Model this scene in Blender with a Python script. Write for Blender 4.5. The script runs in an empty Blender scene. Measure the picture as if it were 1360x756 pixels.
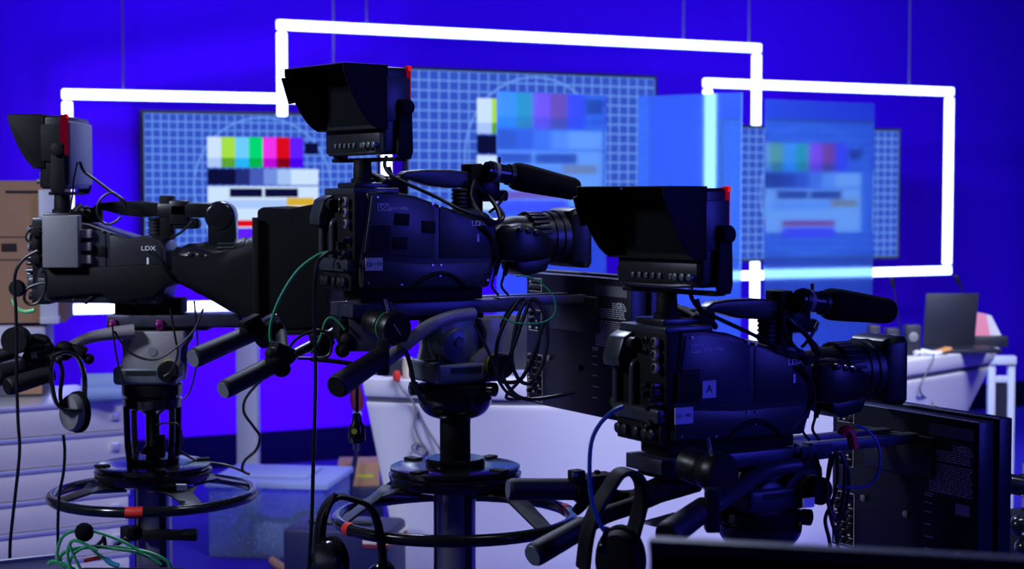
import bpy, bmesh, math, random
from mathutils import Vector, Matrix, Quaternion
R = math.radians
random.seed(7)
S = bpy.context.scene
COL = S.collection

# ------------------------------------------------------------------ camera
EYE = Vector((0.0, 0.0, 1.65))
FPX = 2200.0
PITCH = math.atan(118 / FPX)
cd = bpy.data.cameras.new('camera')
cam = bpy.data.objects.new('camera', cd)
COL.objects.link(cam)
cam.location = EYE
cam.rotation_euler = (math.pi / 2 - PITCH, 0, 0)
cd.sensor_width = 36.0
cd.lens = FPX / 1360 * 36
cd.dof.use_dof = True
cd.dof.focus_distance = 4.15
cd.dof.aperture_fstop = 3.6
cd.clip_start = 0.05
S.camera = cam
S.view_settings.view_transform = 'Standard'
S.view_settings.look = 'None'
S.view_settings.gamma = 1.0
S.view_settings.use_curve_mapping = False
S.view_settings.exposure = 0.0

# ------------------------------------------------------------------ world and lights
W0 = bpy.data.worlds.new('world')
S.world = W0
W0.use_nodes = True
W0.node_tree.nodes['Background'].inputs[0].default_value = (0.03, 0.03, 0.22, 1)
W0.node_tree.nodes['Background'].inputs[1].default_value = 0.03


def area(name, loc, target, sx, sy, power, col, spread=180):
    l = bpy.data.lights.new(name, 'AREA')
    l.shape = 'RECTANGLE'
    l.size = sx
    l.size_y = sy
    l.energy = power
    l.color = col
    l.spread = R(spread)
    o = bpy.data.objects.new(name, l)
    COL.objects.link(o)
    o.location = loc
    o.rotation_euler = (Vector(target) - Vector(loc)).to_track_quat('-Z', 'Y').to_euler()
    return o


# blue wash on the backdrop, from fixtures hung high and set on the floor behind the desk
area('wash_light_left', (-1.6, 8.0, 4.2), (-1.2, 9.6, 0.6), 2.0, 0.4, 34, (0.12, 0.01, 1.0), 120)
area('wash_light_middle', (0.6, 8.6, 4.4), (0.9, 10.9, 1.6), 2.0, 0.4, 22, (0.12, 0.01, 1.0), 120)
area('wash_light_right', (3.0, 9.2, 4.4), (3.4, 12.0, 1.0), 2.0, 0.4, 34, (0.14, 0.01, 1.0), 120)
area('wash_light_floor', (-0.9, 8.8, 0.12), (-0.9, 9.7, 1.0), 1.2, 0.15, 34, (0.42, 0.0, 1.0), 150)
area('added_pane_fill', (-1.2, 6.6, 3.9), (1.2, 9.3, 1.6), 1.2, 0.3, 42, (0.25, 0.5, 1.0), 60)  # added lamp, not a set fixture; only there to brighten the frosted panes
# soft white studio light on the desk
area('desk_light', (2.2, 4.0, 4.3), (1.6, 7.2, 0.4), 3.2, 0.8, 82, (0.76, 0.80, 1.0), 70)
# cool top/back light catching the upper edges of the cameras
area('rim_light', (-0.6, 7.2, 4.4), (0.2, 4.0, 1.4), 0.9, 0.5, 40, (0.62, 0.70, 1.0), 100)
# deep blue spill from the right of the set
area('blue_side_light', (3.6, 2.2, 2.2), (0.4, 4.2, 1.4), 1.5, 1.5, 30, (0.06, 0.06, 1.0), 120)
area('left_key_light', (-3.0, 3.2, 3.0), (-1.2, 5.4, 1.0), 0.5, 0.5, 36, (0.72, 0.78, 1.0), 120)


# ------------------------------------------------------------------ materials
def mat(name, col, rough=0.5, metal=0.0, bump=0.0, scale=60, spec=0.5, var=0.0, **kw):
    m = bpy.data.materials.new(name)
    m.use_nodes = True
    nt = m.node_tree
    b = nt.nodes['Principled BSDF']
    b.inputs['Base Color'].default_value = (*col, 1)
    b.inputs['Roughness'].default_value = rough
    b.inputs['Metallic'].default_value = metal
    b.inputs['Specular IOR Level'].default_value = spec
    tc = nt.nodes.new('ShaderNodeTexCoord')
    nz = nt.nodes.new('ShaderNodeTexNoise')
    nz.inputs['Scale'].default_value = scale
    nz.inputs['Detail'].default_value = 3
    nt.links.new(tc.outputs['Object'], nz.inputs['Vector'])
    mr = nt.nodes.new('ShaderNodeMapRange')
    mr.inputs['To Min'].default_value = max(0, rough - 0.08)
    mr.inputs['To Max'].default_value = min(1, rough + 0.08)
    nt.links.new(nz.outputs['Fac'], mr.inputs['Value'])
    nt.links.new(mr.outputs['Result'], b.inputs['Roughness'])
    if var:
        mx = nt.nodes.new('ShaderNodeMix')
        mx.data_type = 'RGBA'
        mx.inputs['A'].default_value = (*[c * (1 - var) for c in col], 1)
        mx.inputs['B'].default_value = (*[min(1, c * (1 + var)) for c in col], 1)
        nt.links.new(nz.outputs['Fac'], mx.inputs['Factor'])
        nt.links.new(mx.outputs['Result'], b.inputs['Base Color'])
    if bump:
        bp = nt.nodes.new('ShaderNodeBump')
        bp.inputs['Strength'].default_value = bump
        bp.inputs['Distance'].default_value = 0.002
        nt.links.new(nz.outputs['Fac'], bp.inputs['Height'])
        nt.links.new(bp.outputs['Normal'], b.inputs['Normal'])
    for k, v in kw.items():
        b.inputs[k].default_value = v
    return m


def emis(name, col, st=1.0):
    m = bpy.data.materials.new(name)
    m.use_nodes = True
    nt = m.node_tree
    nt.nodes.clear()
    e = nt.nodes.new('ShaderNodeEmission')
    e.inputs[0].default_value = (*col, 1)
    e.inputs[1].default_value = st
    o = nt.nodes.new('ShaderNodeOutputMaterial')
    nt.links.new(e.outputs[0], o.inputs[0])
    return m


def s2l(*c):
    return tuple(((v / 255) / 12.92 if v / 255 <= .04045 else ((v / 255 + .055) / 1.055) ** 2.4) for v in c)


M = {}
M['black'] = mat('black_plastic', (0.007, 0.008, 0.010), 0.38, spec=0.45)
M['matte'] = mat('matte_black', (0.004, 0.004, 0.006), 0.65, spec=0.22)
M['body'] = mat('camera_body_grey', (0.024, 0.026, 0.034), 0.36, bump=0.15, scale=400, spec=0.4)
M['body2'] = mat('camera_panel_grey', (0.050, 0.052, 0.070), 0.34, bump=0.1, scale=400, spec=0.4)
M['foam'] = mat('foam_black', (0.005, 0.005, 0.006), 0.95, bump=0.8, scale=500, spec=0.1)
M['cloth'] = mat('black_fabric', (0.006, 0.006, 0.008), 0.9, bump=0.6, scale=90, spec=0.15)
M['cable'] = mat('cable_black', (0.007, 0.007, 0.009), 0.42)
M['rubber'] = mat('rubber_grip', (0.014, 0.015, 0.018), 0.5, bump=0.4, scale=600)
M['cap'] = mat('grip_cap_grey', (0.16, 0.18, 0.22), 0.5)
M['gloss'] = mat('gloss_black_paint', (0.010, 0.011, 0.014), 0.18, spec=0.6)
M['grey'] = mat('grey_cast_metal', (0.34, 0.33, 0.36), 0.45, 0.3, bump=0.2, scale=200, var=0.15)
M['rear'] = mat('dark_grey_green_metal', (0.050, 0.062, 0.075), 0.36, 0.4, var=0.15)
M['teal'] = mat('grey_green_metal', (0.15, 0.18, 0.21), 0.4, 0.4, var=0.15)
M['lgrey'] = mat('light_grey_plastic', (0.19, 0.19, 0.21), 0.5, var=0.08)
M['silver'] = mat('brushed_silver', (0.62, 0.63, 0.66), 0.28, 1.0)
M['chrome'] = mat('chrome_column', (0.42, 0.42, 0.46), 0.34, 0.8)
M['dsteel'] = mat('dark_steel', (0.055, 0.057, 0.065), 0.35, 0.7)
M['rail'] = mat('worn_dark_rail', (0.06, 0.06, 0.10), 0.4, 0.5, var=0.5, scale=35)
M['print'] = mat('grey_print', (0.90, 0.92, 0.95), 0.5)
M['sticker'] = mat('white_sticker', (0.62, 0.64, 0.72), 0.6)
M['ink'] = mat('black_ink', (0.01, 0.01, 0.02), 0.7)
M['red'] = mat('red_tape', (0.75, 0.03, 0.02), 0.5)
M['yellow'] = mat('yellow_sticker', (0.55, 0.60, 0.04), 0.5)
M['green'] = mat('green_cable', (0.03, 0.32, 0.12), 0.35)
M['lgreen'] = mat('pale_green_tape', (0.22, 0.75, 0.30), 0.5)
M['blue'] = mat('blue_cable', (0.03, 0.10, 0.40), 0.35)
M['cyan'] = mat('cyan_cable', (0.05, 0.35, 0.50), 0.4)
M['magenta'] = mat('anodised_magenta', (0.25, 0.01, 0.16), 0.4, 0.4)
M['tally'] = emis('tally_lens', s2l(190, 8, 50), 0.4)
M['tally_dim'] = emis('tally_lens_dim', s2l(120, 4, 40), 0.5)
M['tally_hot'] = emis('tally_hot_spot', s2l(240, 30, 20), 0.8)
M['led'] = emis('led_tube_white', (0.62, 0.72, 1.0), 4.5)
M['desk'] = mat('white_desk_laminate', (0.74, 0.74, 0.80), 0.42, bump=0.03, scale=4)
M['groove'] = mat('desk_groove_grey', (0.13, 0.13, 0.17), 0.6)
M['card'] = mat('brown_cardboard', (0.44, 0.25, 0.13), 0.85, var=0.15, scale=8)
M['card_d'] = mat('cardboard_dark_mark', (0.02, 0.015, 0.015), 0.8)
M['alu'] = mat('pale_aluminium', (0.86, 0.80, 0.80), 0.5, 0.15, var=0.08, scale=6)
M['alu_e'] = mat('aluminium_edge', (0.80, 0.80, 0.84), 0.35, 0.6)
M['paper'] = mat('white_paper_bundle', (0.70, 0.70, 0.78), 0.7, bump=1.0, scale=14)
M['roll'] = mat('pale_blue_foam', (0.26, 0.36, 0.66), 0.7, bump=0.3, scale=40)
M['nblue'] = mat('navy_paint', (0.004, 0.006, 0.06), 0.5)
M['wpaint'] = mat('white_painted_metal', (0.62, 0.64, 0.72), 0.45)
M['pink'] = mat('pink_paper', (0.85, 0.28, 0.38), 0.7)
M['orange'] = mat('orange_card', (0.75, 0.34, 0.10), 0.6)
M['cream'] = mat('cream_plastic', (0.70, 0.60, 0.45), 0.5)
M['dred'] = mat('dark_red_sleeve', (0.16, 0.012, 0.03), 0.6)
M['screenoff'] = mat('dark_grey_lid', (0.015, 0.016, 0.030), 0.45)
M['frost_lid'] = mat('frosted_lid', (0.45, 0.56, 0.90), 0.5, **{'Transmission Weight': 0.25, 'IOR': 1.12})
M['frost'] = mat('frosted_storage_plastic', (0.62, 0.78, 0.96), 0.28, **{'Transmission Weight': 0.86, 'IOR': 1.12})

# backdrop: painted deep blue cloth wall with faint vertical seams
mw = mat('blue_backdrop', (0.085, 0.003, 0.80), 0.85, bump=0.2, scale=30, spec=0.1)
M['wall'] = mw
M['skirt'] = mat('dark_skirting', (0.001, 0.002, 0.030), 0.9, spec=0.05)
M['floor'] = mat('blue_studio_carpet', (0.030, 0.016, 0.36), 0.75, bump=0.4, scale=120, spec=0.2, var=0.2)

# frosted hanging pane: rough transmission mixed with scattering film
mp = bpy.data.materials.new('frosted_blue_acrylic')
mp.use_nodes = True
nt = mp.node_tree
nt.nodes.clear()
gl = nt.nodes.new('ShaderNodeBsdfGlass')
gl.inputs['Color'].default_value = (0.55, 0.78, 1.0, 1)
gl.inputs['Roughness'].default_value = 0.2
gl.inputs['IOR'].default_value = 1.06
tl = nt.nodes.new('ShaderNodeBsdfTranslucent')
tl.inputs['Color'].default_value = (0.22, 0.48, 1.0, 1)
df = nt.nodes.new('ShaderNodeBsdfDiffuse')
df.inputs['Color'].default_value = (0.22, 0.48, 1.0, 1)
a1 = nt.nodes.new('ShaderNodeMixShader')
a1.inputs[0].default_value = 0.5
a2 = nt.nodes.new('ShaderNodeMixShader')
a2.inputs[0].default_value = 0.26
oo = nt.nodes.new('ShaderNodeOutputMaterial')
nt.links.new(tl.outputs[0], a1.inputs[1])
nt.links.new(df.outputs[0], a1.inputs[2])
nt.links.new(gl.outputs[0], a2.inputs[1])
nt.links.new(a1.outputs[0], a2.inputs[2])
nt.links.new(a2.outputs[0], oo.inputs[0])
M['pane'] = mp


# ------------------------------------------------------------------ geometry helpers
def ray(px, py):
    dx = (px - 680) / FPX
    dy = (378 - py) / FPX
    f = Vector((0, math.cos(PITCH), -math.sin(PITCH)))
    u = Vector((0, math.sin(PITCH), math.cos(PITCH)))
    return f + Vector((dx, 0, 0)) + u * dy


def W(px, py, Y):
    d = ray(px, py)
    return EYE + d * (Y / d.y)


def WZ(px, py, z):
    d = ray(px, py)
    return EYE + d * ((z - EYE.z) / d.z)


class Fr:
    """a thing's own frame; finds where a sight line meets one of its planes"""
    def __init__(s, loc, rz=0.0):
        s.loc = Vector(loc)
        s.rz = rz
        s.M = Matrix.Translation(s.loc) @ Matrix.Rotation(rz, 4, 'Z')
        s.I = s.M.inverted()

    def on(s, ax, c, px, py):
        o = s.I @ EYE
        d = s.I.to_3x3() @ ray(px, py)
        t = (c - o[ax]) / d[ax]
        return o + d * t

    def side(s, c, pts):
        return [(lambda v: (v.x, v.z))(s.on(1, c, *p)) for p in pts]

    def back(s, c, pts):
        return [(lambda v: (v.y, v.z))(s.on(0, c, *p)) for p in pts]

    def w(s, px, py, Y):
        return s.I @ W(px, py, Y)


def smoothpts(pts, k=6, closed=False):
    pts = [Vector(p) for p in pts]
    n = len(pts)
    if n < 3:
        return pts
    out = []
    rng = range(n if closed else n - 1)
    for i in rng:
        if closed:
            p0, p1, p2, p3 = pts[(i - 1) % n], pts[i], pts[(i + 1) % n], pts[(i + 2) % n]
        else:
            p0, p1, p2, p3 = pts[max(i - 1, 0)], pts[i], pts[i + 1], pts[min(i + 2, n - 1)]
        for j in range(k):
            t = j / k
            out.append(0.5 * ((2 * p1) + (p2 - p0) * t + (2 * p0 - 5 * p1 + 4 * p2 - p3) * t * t + (3 * p1 - p0 - 3 * p2 + p3) * t ** 3))
    if not closed:
        out.append(pts[-1])
    return out


class MB:
    def __init__(s, X=None):
        s.bm = bmesh.new()
        s.mi = 0
        s.X = X

    def _mark(s, n0):
        s.bm.faces.ensure_lookup_table()
        for f in s.bm.faces[n0:]:
            f.material_index = s.mi

    def box(s, c, size, rot=None):
        n0 = len(s.bm.faces)
        m = Matrix.Translation(Vector(c))
        if rot is not None:
            m = m @ rot.to_4x4()
        m = m @ Matrix.Diagonal((size[0], size[1], size[2], 1))
        bmesh.ops.create_cube(s.bm, size=1, matrix=m)
        s._mark(n0)
        return s

    def boxr(s, x0, x1, y0, y1, z0, z1):
        return s.box(((x0 + x1) / 2, (y0 + y1) / 2, (z0 + z1) / 2), (abs(x1 - x0), abs(y1 - y0), abs(z1 - z0)))

    def cyl(s, a, b, r0, r1=None, n=20):
        return s.tube([a, b], r0, n, radii=[r0, r0 if r1 is None else r1])

    def rings(s, rings, closed=False, cap=True):
        """loft through rings (lists of equal length)"""
        n0 = len(s.bm.faces)
        vs = [[s.bm.verts.new(p) for p in r] for r in rings]
        k = len(vs[0])
        m = len(vs)
        for i in range(m if closed else m - 1):
            a, b = vs[i], vs[(i + 1) % m]
            for j in range(k):
                s.bm.faces.new((a[j], a[(j + 1) % k], b[(j + 1) % k], b[j]))
        if cap and not closed:
            s.bm.faces.new(list(reversed(vs[0])))
            s.bm.faces.new(vs[-1])
        s._mark(n0)
        return s

    def tube(s, pts, r, n=8, radii=None, closed=False, smooth=0):
        if smooth:
            pts = smoothpts(pts, smooth, closed)
            if radii:
                k = len(radii)
                radii = [radii[min(k - 1, int(i / (len(pts) - 1) * (k - 1)))] * (1 - (i / (len(pts) - 1) * (k - 1)) % 1) + radii[min(k - 1, int(i / (len(pts) - 1) * (k - 1)) + 1)] * ((i / (len(pts) - 1) * (k - 1)) % 1) for i in range(len(pts))]
        pts = [Vector(p) for p in pts]
        m = len(pts)
        if closed:
            tan = [(pts[(i + 1) % m] - pts[i - 1]).normalized() for i in range(m)]
        else:
            tan = [(pts[min(i + 1, m - 1)] - pts[max(i - 1, 0)]).normalized() for i in range(m)]
        up = Vector((0, 0, 1)) if abs(tan[0].z) < 0.9 else Vector((1, 0, 0))
        nrm = (up - tan[0] * up.dot(tan[0])).normalized()
        rr = []
        for i in range(m):
            if i:
                nrm = (nrm - tan[i] * nrm.dot(tan[i]))
                if nrm.length < 1e-6:
                    nrm = tan[i].orthogonal()
                nrm.normalize()
            bn = tan[i].cross(nrm)
            q = radii[i] if radii else r
            rr.append([pts[i] + (nrm * math.cos(2 * math.pi * j / n) + bn * math.sin(2 * math.pi * j / n)) * q for j in range(n)])
        return s.rings(rr, closed)

    def lathe(s, prof, c=(0, 0, 0), axis='z', n=32, rot=None):
        """prof: list of (radius, height)"""
        c = Vector(c)
        rr = []
        for r, h in prof:
            r = max(r, 0.0004)
            ring = []
            for j in range(n):
                a = 2 * math.pi * j / n
                p = {'z': (r * math.cos(a), r * math.sin(a), h), 'x': (h, r * math.cos(a), r * math.sin(a)), 'y': (r * math.sin(a), h, r * math.cos(a))}[axis]
                p = Vector(p)
                if rot is not None:
                    p = rot @ p
                ring.append(c + p)
            rr.append(ring)
        return s.rings(rr)

    def prism(s, pts, a, b, ax='y'):
        """pts in the plane across ax (x,z for y; y,z for x; x,y for z), extruded a to b"""
        def v(p, c):
            return {'y': (p[0], c, p[1]), 'x': (c, p[0], p[1]), 'z': (p[0], p[1], c)}[ax]
        return s.rings([[v(p, a) for p in pts], [v(p, b) for p in pts]])

    def ball(s, c, r, sc=(1, 1, 1), seg=16):
        n0 = len(s.bm.faces)
        bmesh.ops.create_uvsphere(s.bm, u_segments=seg, v_segments=max(6, seg // 2), radius=r, matrix=Matrix.Translation(Vector(c)) @ Matrix.Diagonal((*sc, 1)))
        s._mark(n0)
        return s

    def build(s, name, mats, parent=None, bevel=0, seg=2, angle=35, label=None):
        bm = s.bm
        bmesh.ops.recalc_face_normals(bm, faces=bm.faces[:])
        if bevel:
            es = [e for e in bm.edges if len(e.link_faces) == 2 and e.calc_face_angle(0) > R(30)]
            bmesh.ops.bevel(bm, geom=es, offset=bevel, segments=seg, affect='EDGES', clamp_overlap=True, profile=0.5)
        if s.X is not None:
            bm.transform(s.X)
        me = bpy.data.meshes.new(name)
        bm.to_mesh(me)
        bm.free()
        for m in (mats if isinstance(mats, (list, tuple)) else [mats]):
            me.materials.append(M[m] if isinstance(m, str) else m)
        me.polygons.foreach_set('use_smooth', [True] * len(me.polygons))
        me.set_sharp_from_angle(angle=R(angle))
        o = bpy.data.objects.new(name, me)
        COL.objects.link(o)
        if parent is not None:
            o.parent = parent
        if label:
            o['label'] = label
        return o


def tag(o, label, cat, group=None, kind=None):
    if label:
        o['label'] = label
    if cat:
        o['category'] = cat
    if group:
        o['group'] = group
    if kind:
        o['kind'] = kind
    return o


def thing(name, fr, label, cat, group=None):
    o = bpy.data.objects.new(name, None)
    o.empty_display_size = 0.05
    COL.objects.link(o)
    o.location = fr.loc
    o.rotation_euler = (0, 0, fr.rz)
    return tag(o, label, cat, group)


def solo(mb, name, mats, label, cat, group=None, at=None, **k):
    """a thing that is one mesh, its origin put at its own place"""
    o = mb.build(name, mats, None, **k)
    me = o.data
    n = len(me.vertices)
    c = Vector((sum(v.co.x for v in me.vertices) / n, sum(v.co.y for v in me.vertices) / n, min(v.co.z for v in me.vertices)))
    me.transform(Matrix.Translation(-c))
    o.location = c
    return tag(o, label, cat, group)


def struct(mb, name, mats, **k):
    o = mb.build(name, mats, None, **k)
    o['kind'] = 'structure'
    return o


def text(body, size, X, m, parent, name='lettering', extrude=0.0003, sx=1.0):
    c = bpy.data.curves.new('lettering_curve', 'FONT')
    c.body = body
    c.size = size
    c.extrude = extrude
    c.align_x = 'CENTER'
    c.align_y = 'CENTER'
    t = bpy.data.objects.new('lettering_tmp', c)
    COL.objects.link(t)
    dg = bpy.context.evaluated_depsgraph_get()
    me = bpy.data.meshes.new_from_object(t.evaluated_get(dg))
    bpy.data.objects.remove(t)
    me.transform(X @ Matrix.Diagonal((sx, 1, 1, 1)))
    me.materials.clear()
    me.materials.append(M[m])
    o = bpy.data.objects.new(name, me)
    COL.objects.link(o)
    o.parent = parent
    return o


# text standing on a face looking towards -y (letters run along +x)
def on_side(x, y, z):
    return Matrix.Translation((x, y, z)) @ Matrix.Rotation(R(90), 4, 'X')


# text on a face looking towards -x (letters run along -y)
def on_back(x, y, z):
    return Matrix.Translation((x, y, z)) @ Matrix.Rotation(R(-90), 4, 'Z') @ Matrix.Rotation(R(90), 4, 'X')


# ------------------------------------------------------------------ setting
WA = R(27)                     # the backdrop recedes to the right
WY = 10.9
FW = Fr((0, WY, 0), WA)        # local x along the wall, local y away from us
def wallbox(mb, x0, x1, y0, y1, z0, z1):
    return mb.boxr(x0, x1, y0, y1, z0, z1)
b = MB(FW.M)
b.boxr(-7, 9, 0, 0.12, 0, 6.0)
struct(b, 'wall_back', 'wall')
b = MB(FW.M)
b.boxr(-7, 9, -0.03, 0, 0, 0.2)
struct(b, 'baseboard_back', 'skirt', bevel=0.004)
b = MB()
b.boxr(-9, 13, -2, 17, -0.05, 0)
struct(b, 'floor', 'floor')
b = MB()
b.boxr(-9, 13, -2, 17, 6.0, 6.1)
struct(b, 'ceiling', 'matte')


def wallpt(px, py, off):
    p = FW.on(1, -off, px, py)
    return p.x, p.z


# ---- glowing line frames hung before the backdrop
def led_frame(off, px_l, px_r, y_tl, y_bl, label, gaps, w=0.056):
    """rectangle placed by its left upright; gaps are (side, z0, z1) in fractions removed"""
    return


def frame_thing(name, Fp, x0, x1, z0, z1, segs, wires, label, w=0.056):
    """segs: list of ((xa,za),(xb,zb)); the box tubes get square ends"""
    root = thing(name, Fr(Fp.M @ Vector((x0, 0, z0)), Fp.rz), label, 'light', 'white light frames before the backdrop')
    for (xa, za), (xb, zb) in segs:
        mb = MB()
        ax, bx = sorted((xa - x0, xb - x0))
        az, bz = sorted((za - z0, zb - z0))
        mb.boxr(ax - w / 2, bx + w / 2, -0.02, 0.02, az - w / 2, bz + w / 2)
        mb.build('light_tube', 'led', root, bevel=0.008)
        mb = MB()
        mb.boxr(ax - w / 2 + .008, bx + w / 2 - .008, 0.021, 0.034, az - w / 2 + .008, bz + w / 2 - .008)
        mb.build('backing_profile', 'dsteel', root)
    for wx in wires:
        MB().cyl((wx - x0, 0, z1 - z0), (wx - x0, 0, 5.99 - z0), 0.006, n=6).build('suspension_wire', 'lgrey', root)
    return root


def fw(Fp, px, py):
    p = Fp.on(1, 0, px, py)
    return p.x, p.z


# left frame stands at a flatter angle than the other two
FL = Fr(W(300, 260, 9.75), R(20))
FM = Fr(W(690, 260, 10.45), R(27))
FR = Fr(W(1100, 260, 11.2), R(27))
xl, zt = fw(FL, 89, 125)
_, zb = fw(FL, 89, 411)
xr, _ = fw(FL, 513, 140)
frame_thing('light_frame', FL, xl, xr, zb, zt, [((xl, zt), (xr, zt)), ((xl, zb), (xr, zb)), ((xl, zb + .07), (xl, zt - .07)), ((xr, zb + .07), (xr, zt - .07))],
            [fw(FL, 163, 60)[0], fw(FL, 443, 60)[0]], 'leftmost glowing white rectangular light frame hanging around the left test-pattern screen')
xl, zt = fw(FM, 374, 33)
zg = fw(FM, 374, 148)[1]
xr = fw(FM, 1005, 64)[0]
zt2 = zt
zg2 = fw(FM, 1005, 168)[1]
xr2 = xr
zg3, zb3 = fw(FM, 1001, 347)[1], fw(FM, 1001, 450)[1]
frame_thing('light_frame', FM, xl, xr, zb3, zt, [((xl, zt), (xr, zt)), ((xl, zg), (xl, zt - .07)), ((xr, zg2), (xr, zt - .07)), ((xr, zb3), (xr, zg3))],
            [fw(FM, 487, 20)[0], fw(FM, 908, 20)[0], fw(FM, 995, 20)[0]], 'tallest glowing white light frame, reaching up behind the middle test-pattern screen')
xl, zt = fw(FR, 940, 110)
zb = fw(FR, 1261, 359)[1]
xr = fw(FR, 1261, 120)[0]
frame_thing('light_frame', FR, xl, xr, zb, zt, [((xl, zt), (xr, zt)), ((xl, zb), (xr, zb)), ((xl, zb + .07), (xl, zt - .07)), ((xr, zb + .07), (xr, zt - .07))],
            [fw(FR, 1208, 60)[0]], 'rightmost glowing white light frame, crossing behind the two right frosted panes')


# ---- test pattern screens
def E(name, c, st=1.0):
    k = 'e_' + name
    if k not in M:
        M[k] = emis('screen_' + name, s2l(*c), st)
    return k


PAT = [E('field', (52, 82, 196)), E('line', (104, 152, 240)), E('white', (205, 228, 255)), E('dark', (12, 14, 60)),
       E('lime', (165, 225, 70)), E('aqua', (110, 205, 255)), E('green', (0, 215, 115)), E('pink', (240, 50, 240)),
       E('red', (220, 10, 30)), E('violet', (95, 30, 250)), E('amber', (215, 175, 50)), E('grey1', (35, 45, 120)),
       E('grey2', (70, 90, 185)), E('grey3', (115, 145, 225)), E('grey4', (165, 195, 245)), E('pale', (170, 200, 250)),
       E('dlime', (90, 165, 50)), E('daqua', (40, 180, 250)), E('dgreen', (0, 180, 80)), E('dpink', (185, 10, 220)), E('dred', (130, 0, 25)), E('dviolet', (70, 0, 240))]


def screen(Fp, xa, xb, za, zb, label, cells):
    """xa..xb and za..zb are the extents on Fp's y=0 plane"""
    w, h = xb - xa, zb - za
    root = thing('display_screen', Fr(Fp.M @ Vector(((xa + xb) / 2, 0, za)), Fp.rz), label, 'screen', 'test-pattern screens on the backdrop')
    hs = MB().boxr(-w / 2 - .02, w / 2 + .02, 0.004, 0.07, -.02, h + .02)
    hs.build('screen_housing', 'black', root, bevel=.004)
    p = MB()
    lay = [0.0]

    def q(u0, v0, u1, v1, mi, d):
        y = 0.003 - d * 0.0006
        vs = [p.bm.verts.new(((u - .5) * w, y, (1 - v) * h)) for u, v in ((u0, v0), (u1, v0), (u1, v1), (u0, v1))]
        f = p.bm.faces.new(vs)
        f.material_index = mi
    q(0, 0, 1, 1, 0, 0)
    nx, ny = cells
    for i in range(nx + 1):
        u = i / nx
        q(max(0, u - .0028), 0, min(1, u + .0028), 1, 1, 1)
    for j in range(ny + 1):
        v = j / ny
        q(0, max(0, v - .0048), 1, min(1, v + .0048), 1, 1)
    # thin circle
    cx, cy, rx = .5, .5, .46 * h / w
    n = 64
    for k in range(n):
        a0, a1 = 2 * math.pi * k / n, 2 * math.pi * (k + 1) / n
        vs = []
        for a, rr in ((a0, .475), (a1, .475), (a1, .487), (a0, .487)):
            vs.append(p.bm.verts.new(((rr * h / w * math.cos(a)) * w, 0.0019, (.5 + rr * math.sin(a)) * h)))
        f = p.bm.faces.new(vs)
        f.material_index = 1
    # colour bars in three brightness rows
    cols = [(2, 2, 15), (4, 4, 16), (5, 5, 17), (6, 6, 18), (7, 7, 19), (8, 8, 20), (9, 9, 21)]
    u0, u1 = .262, .675
    for k, c in enumerate(cols):
        a = u0 + (u1 - u0) * k / 7
        bb = u0 + (u1 - u0) * (k + 1) / 7
        q(a, .155, bb, .245, c[0], 2)
        q(a, .245, bb, .30, c[1], 2)
        q(a, .30, bb, .365, c[2], 2)
    q(.68, .19, .74, .27, 3, 2)
    for k, c in enumerate([3, 3, 11, 12, 13, 14, 2, 2]):
        a = .262 + (.74 - .262) * k / 8
        q(a, .375, a + (.74 - .262) / 8, .485, c, 2)
    q(.262, .495, .74, .82, 2, 2)
    q(.355, .51, .495, .57, 3, 3)
    q(.505, .51, .65, .57, 3, 3)
    q(.33, .59, .60, .65, 15, 3)
    q(.60, .575, .72, .63, 10, 3)
    q(.38, .73, .62, .775, 8, 3)
    q(.38, .785, .62, .86, 9, 3)
    p.build('test_pattern', PAT, root)
    return root


def screen_px(off_frame, l, r, t_at_l, b_at_l, label, cells):
    xa, zt_ = fw(off_frame, l, t_at_l)
    xb = fw(off_frame, r, t_at_l)[0]
    zb_ = fw(off_frame, l, b_at_l)[1]
    return screen(off_frame, xa, xb, zb_, zt_, label, cells)


screen_px(Fr(FL.M @ Vector((0, .12, 0)), R(20)), 191, 500, 150, 346, 'left screen with colour-bar test pattern, inside the lowest left light frame', (29, 18))
screen_px(Fr(FM.M @ Vector((0, .12, 0)), R(27)), 543, 870, 92, 320, 'middle and largest screen with test pattern, behind the pane nearest the centre', (26, 17))
screen_px(Fr(FR.M @ Vector((0, .12, 0)), R(27)), 955, 1194, 169, 345, 'right screen with test pattern, mostly seen through the rightmost frosted pane', (25, 16))


# ---- frosted panes standing behind the desk
def pane(a, b_, Ya, Yb, top, label):
    pa, pb = W(a, top, Ya), W(b_, top, Yb)
    pb.z = pa.z
    d = pb - pa
    rz = math.atan2(d.y, d.x)
    L = math.hypot(d.x, d.y)
    root = thing('frosted_pane', Fr((pa.x, pa.y, 0), rz), label, 'glass pane', 'frosted panes standing behind the desk')
    MB().boxr(0, L, 0, .012, .03, pa.z).build('glass_sheet', 'pane', root, bevel=.002)
    MB().boxr(-.02, L + .02, -.05, .062, 0, .03).build('floor_rail', 'dsteel', root, bevel=.003)
    return root


pane(661, 806, 8.75, 9.15, 121, 'frosted blue pane in front of the middle test-pattern screen')
pane(848, 985, 9.35, 9.0, 128, 'frosted blue pane crossed by the right light frame upright, middle of the three')
pane(1018, 1162, 9.35, 9.75, 132, 'rightmost frosted blue pane, blurring the right test-pattern screen')

# ------------------------------------------------------------------ desk and what lies on it
DZ = 0.92
front = [WZ(x, y, DZ) for x, y in ((480, 503), (600, 507), (750, 508), (900, 504), (1050, 496), (1205, 480), (1328, 462))]
front = smoothpts(front, 5)
cdk = sum(front, Vector()) / len(front)
nf = len(front)
FD = Fr((cdk.x, cdk.y + .3, 0))
desk = thing('presenter_desk', FD, 'large curved white presenter desk with a dark groove below its top', 'desk')


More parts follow.
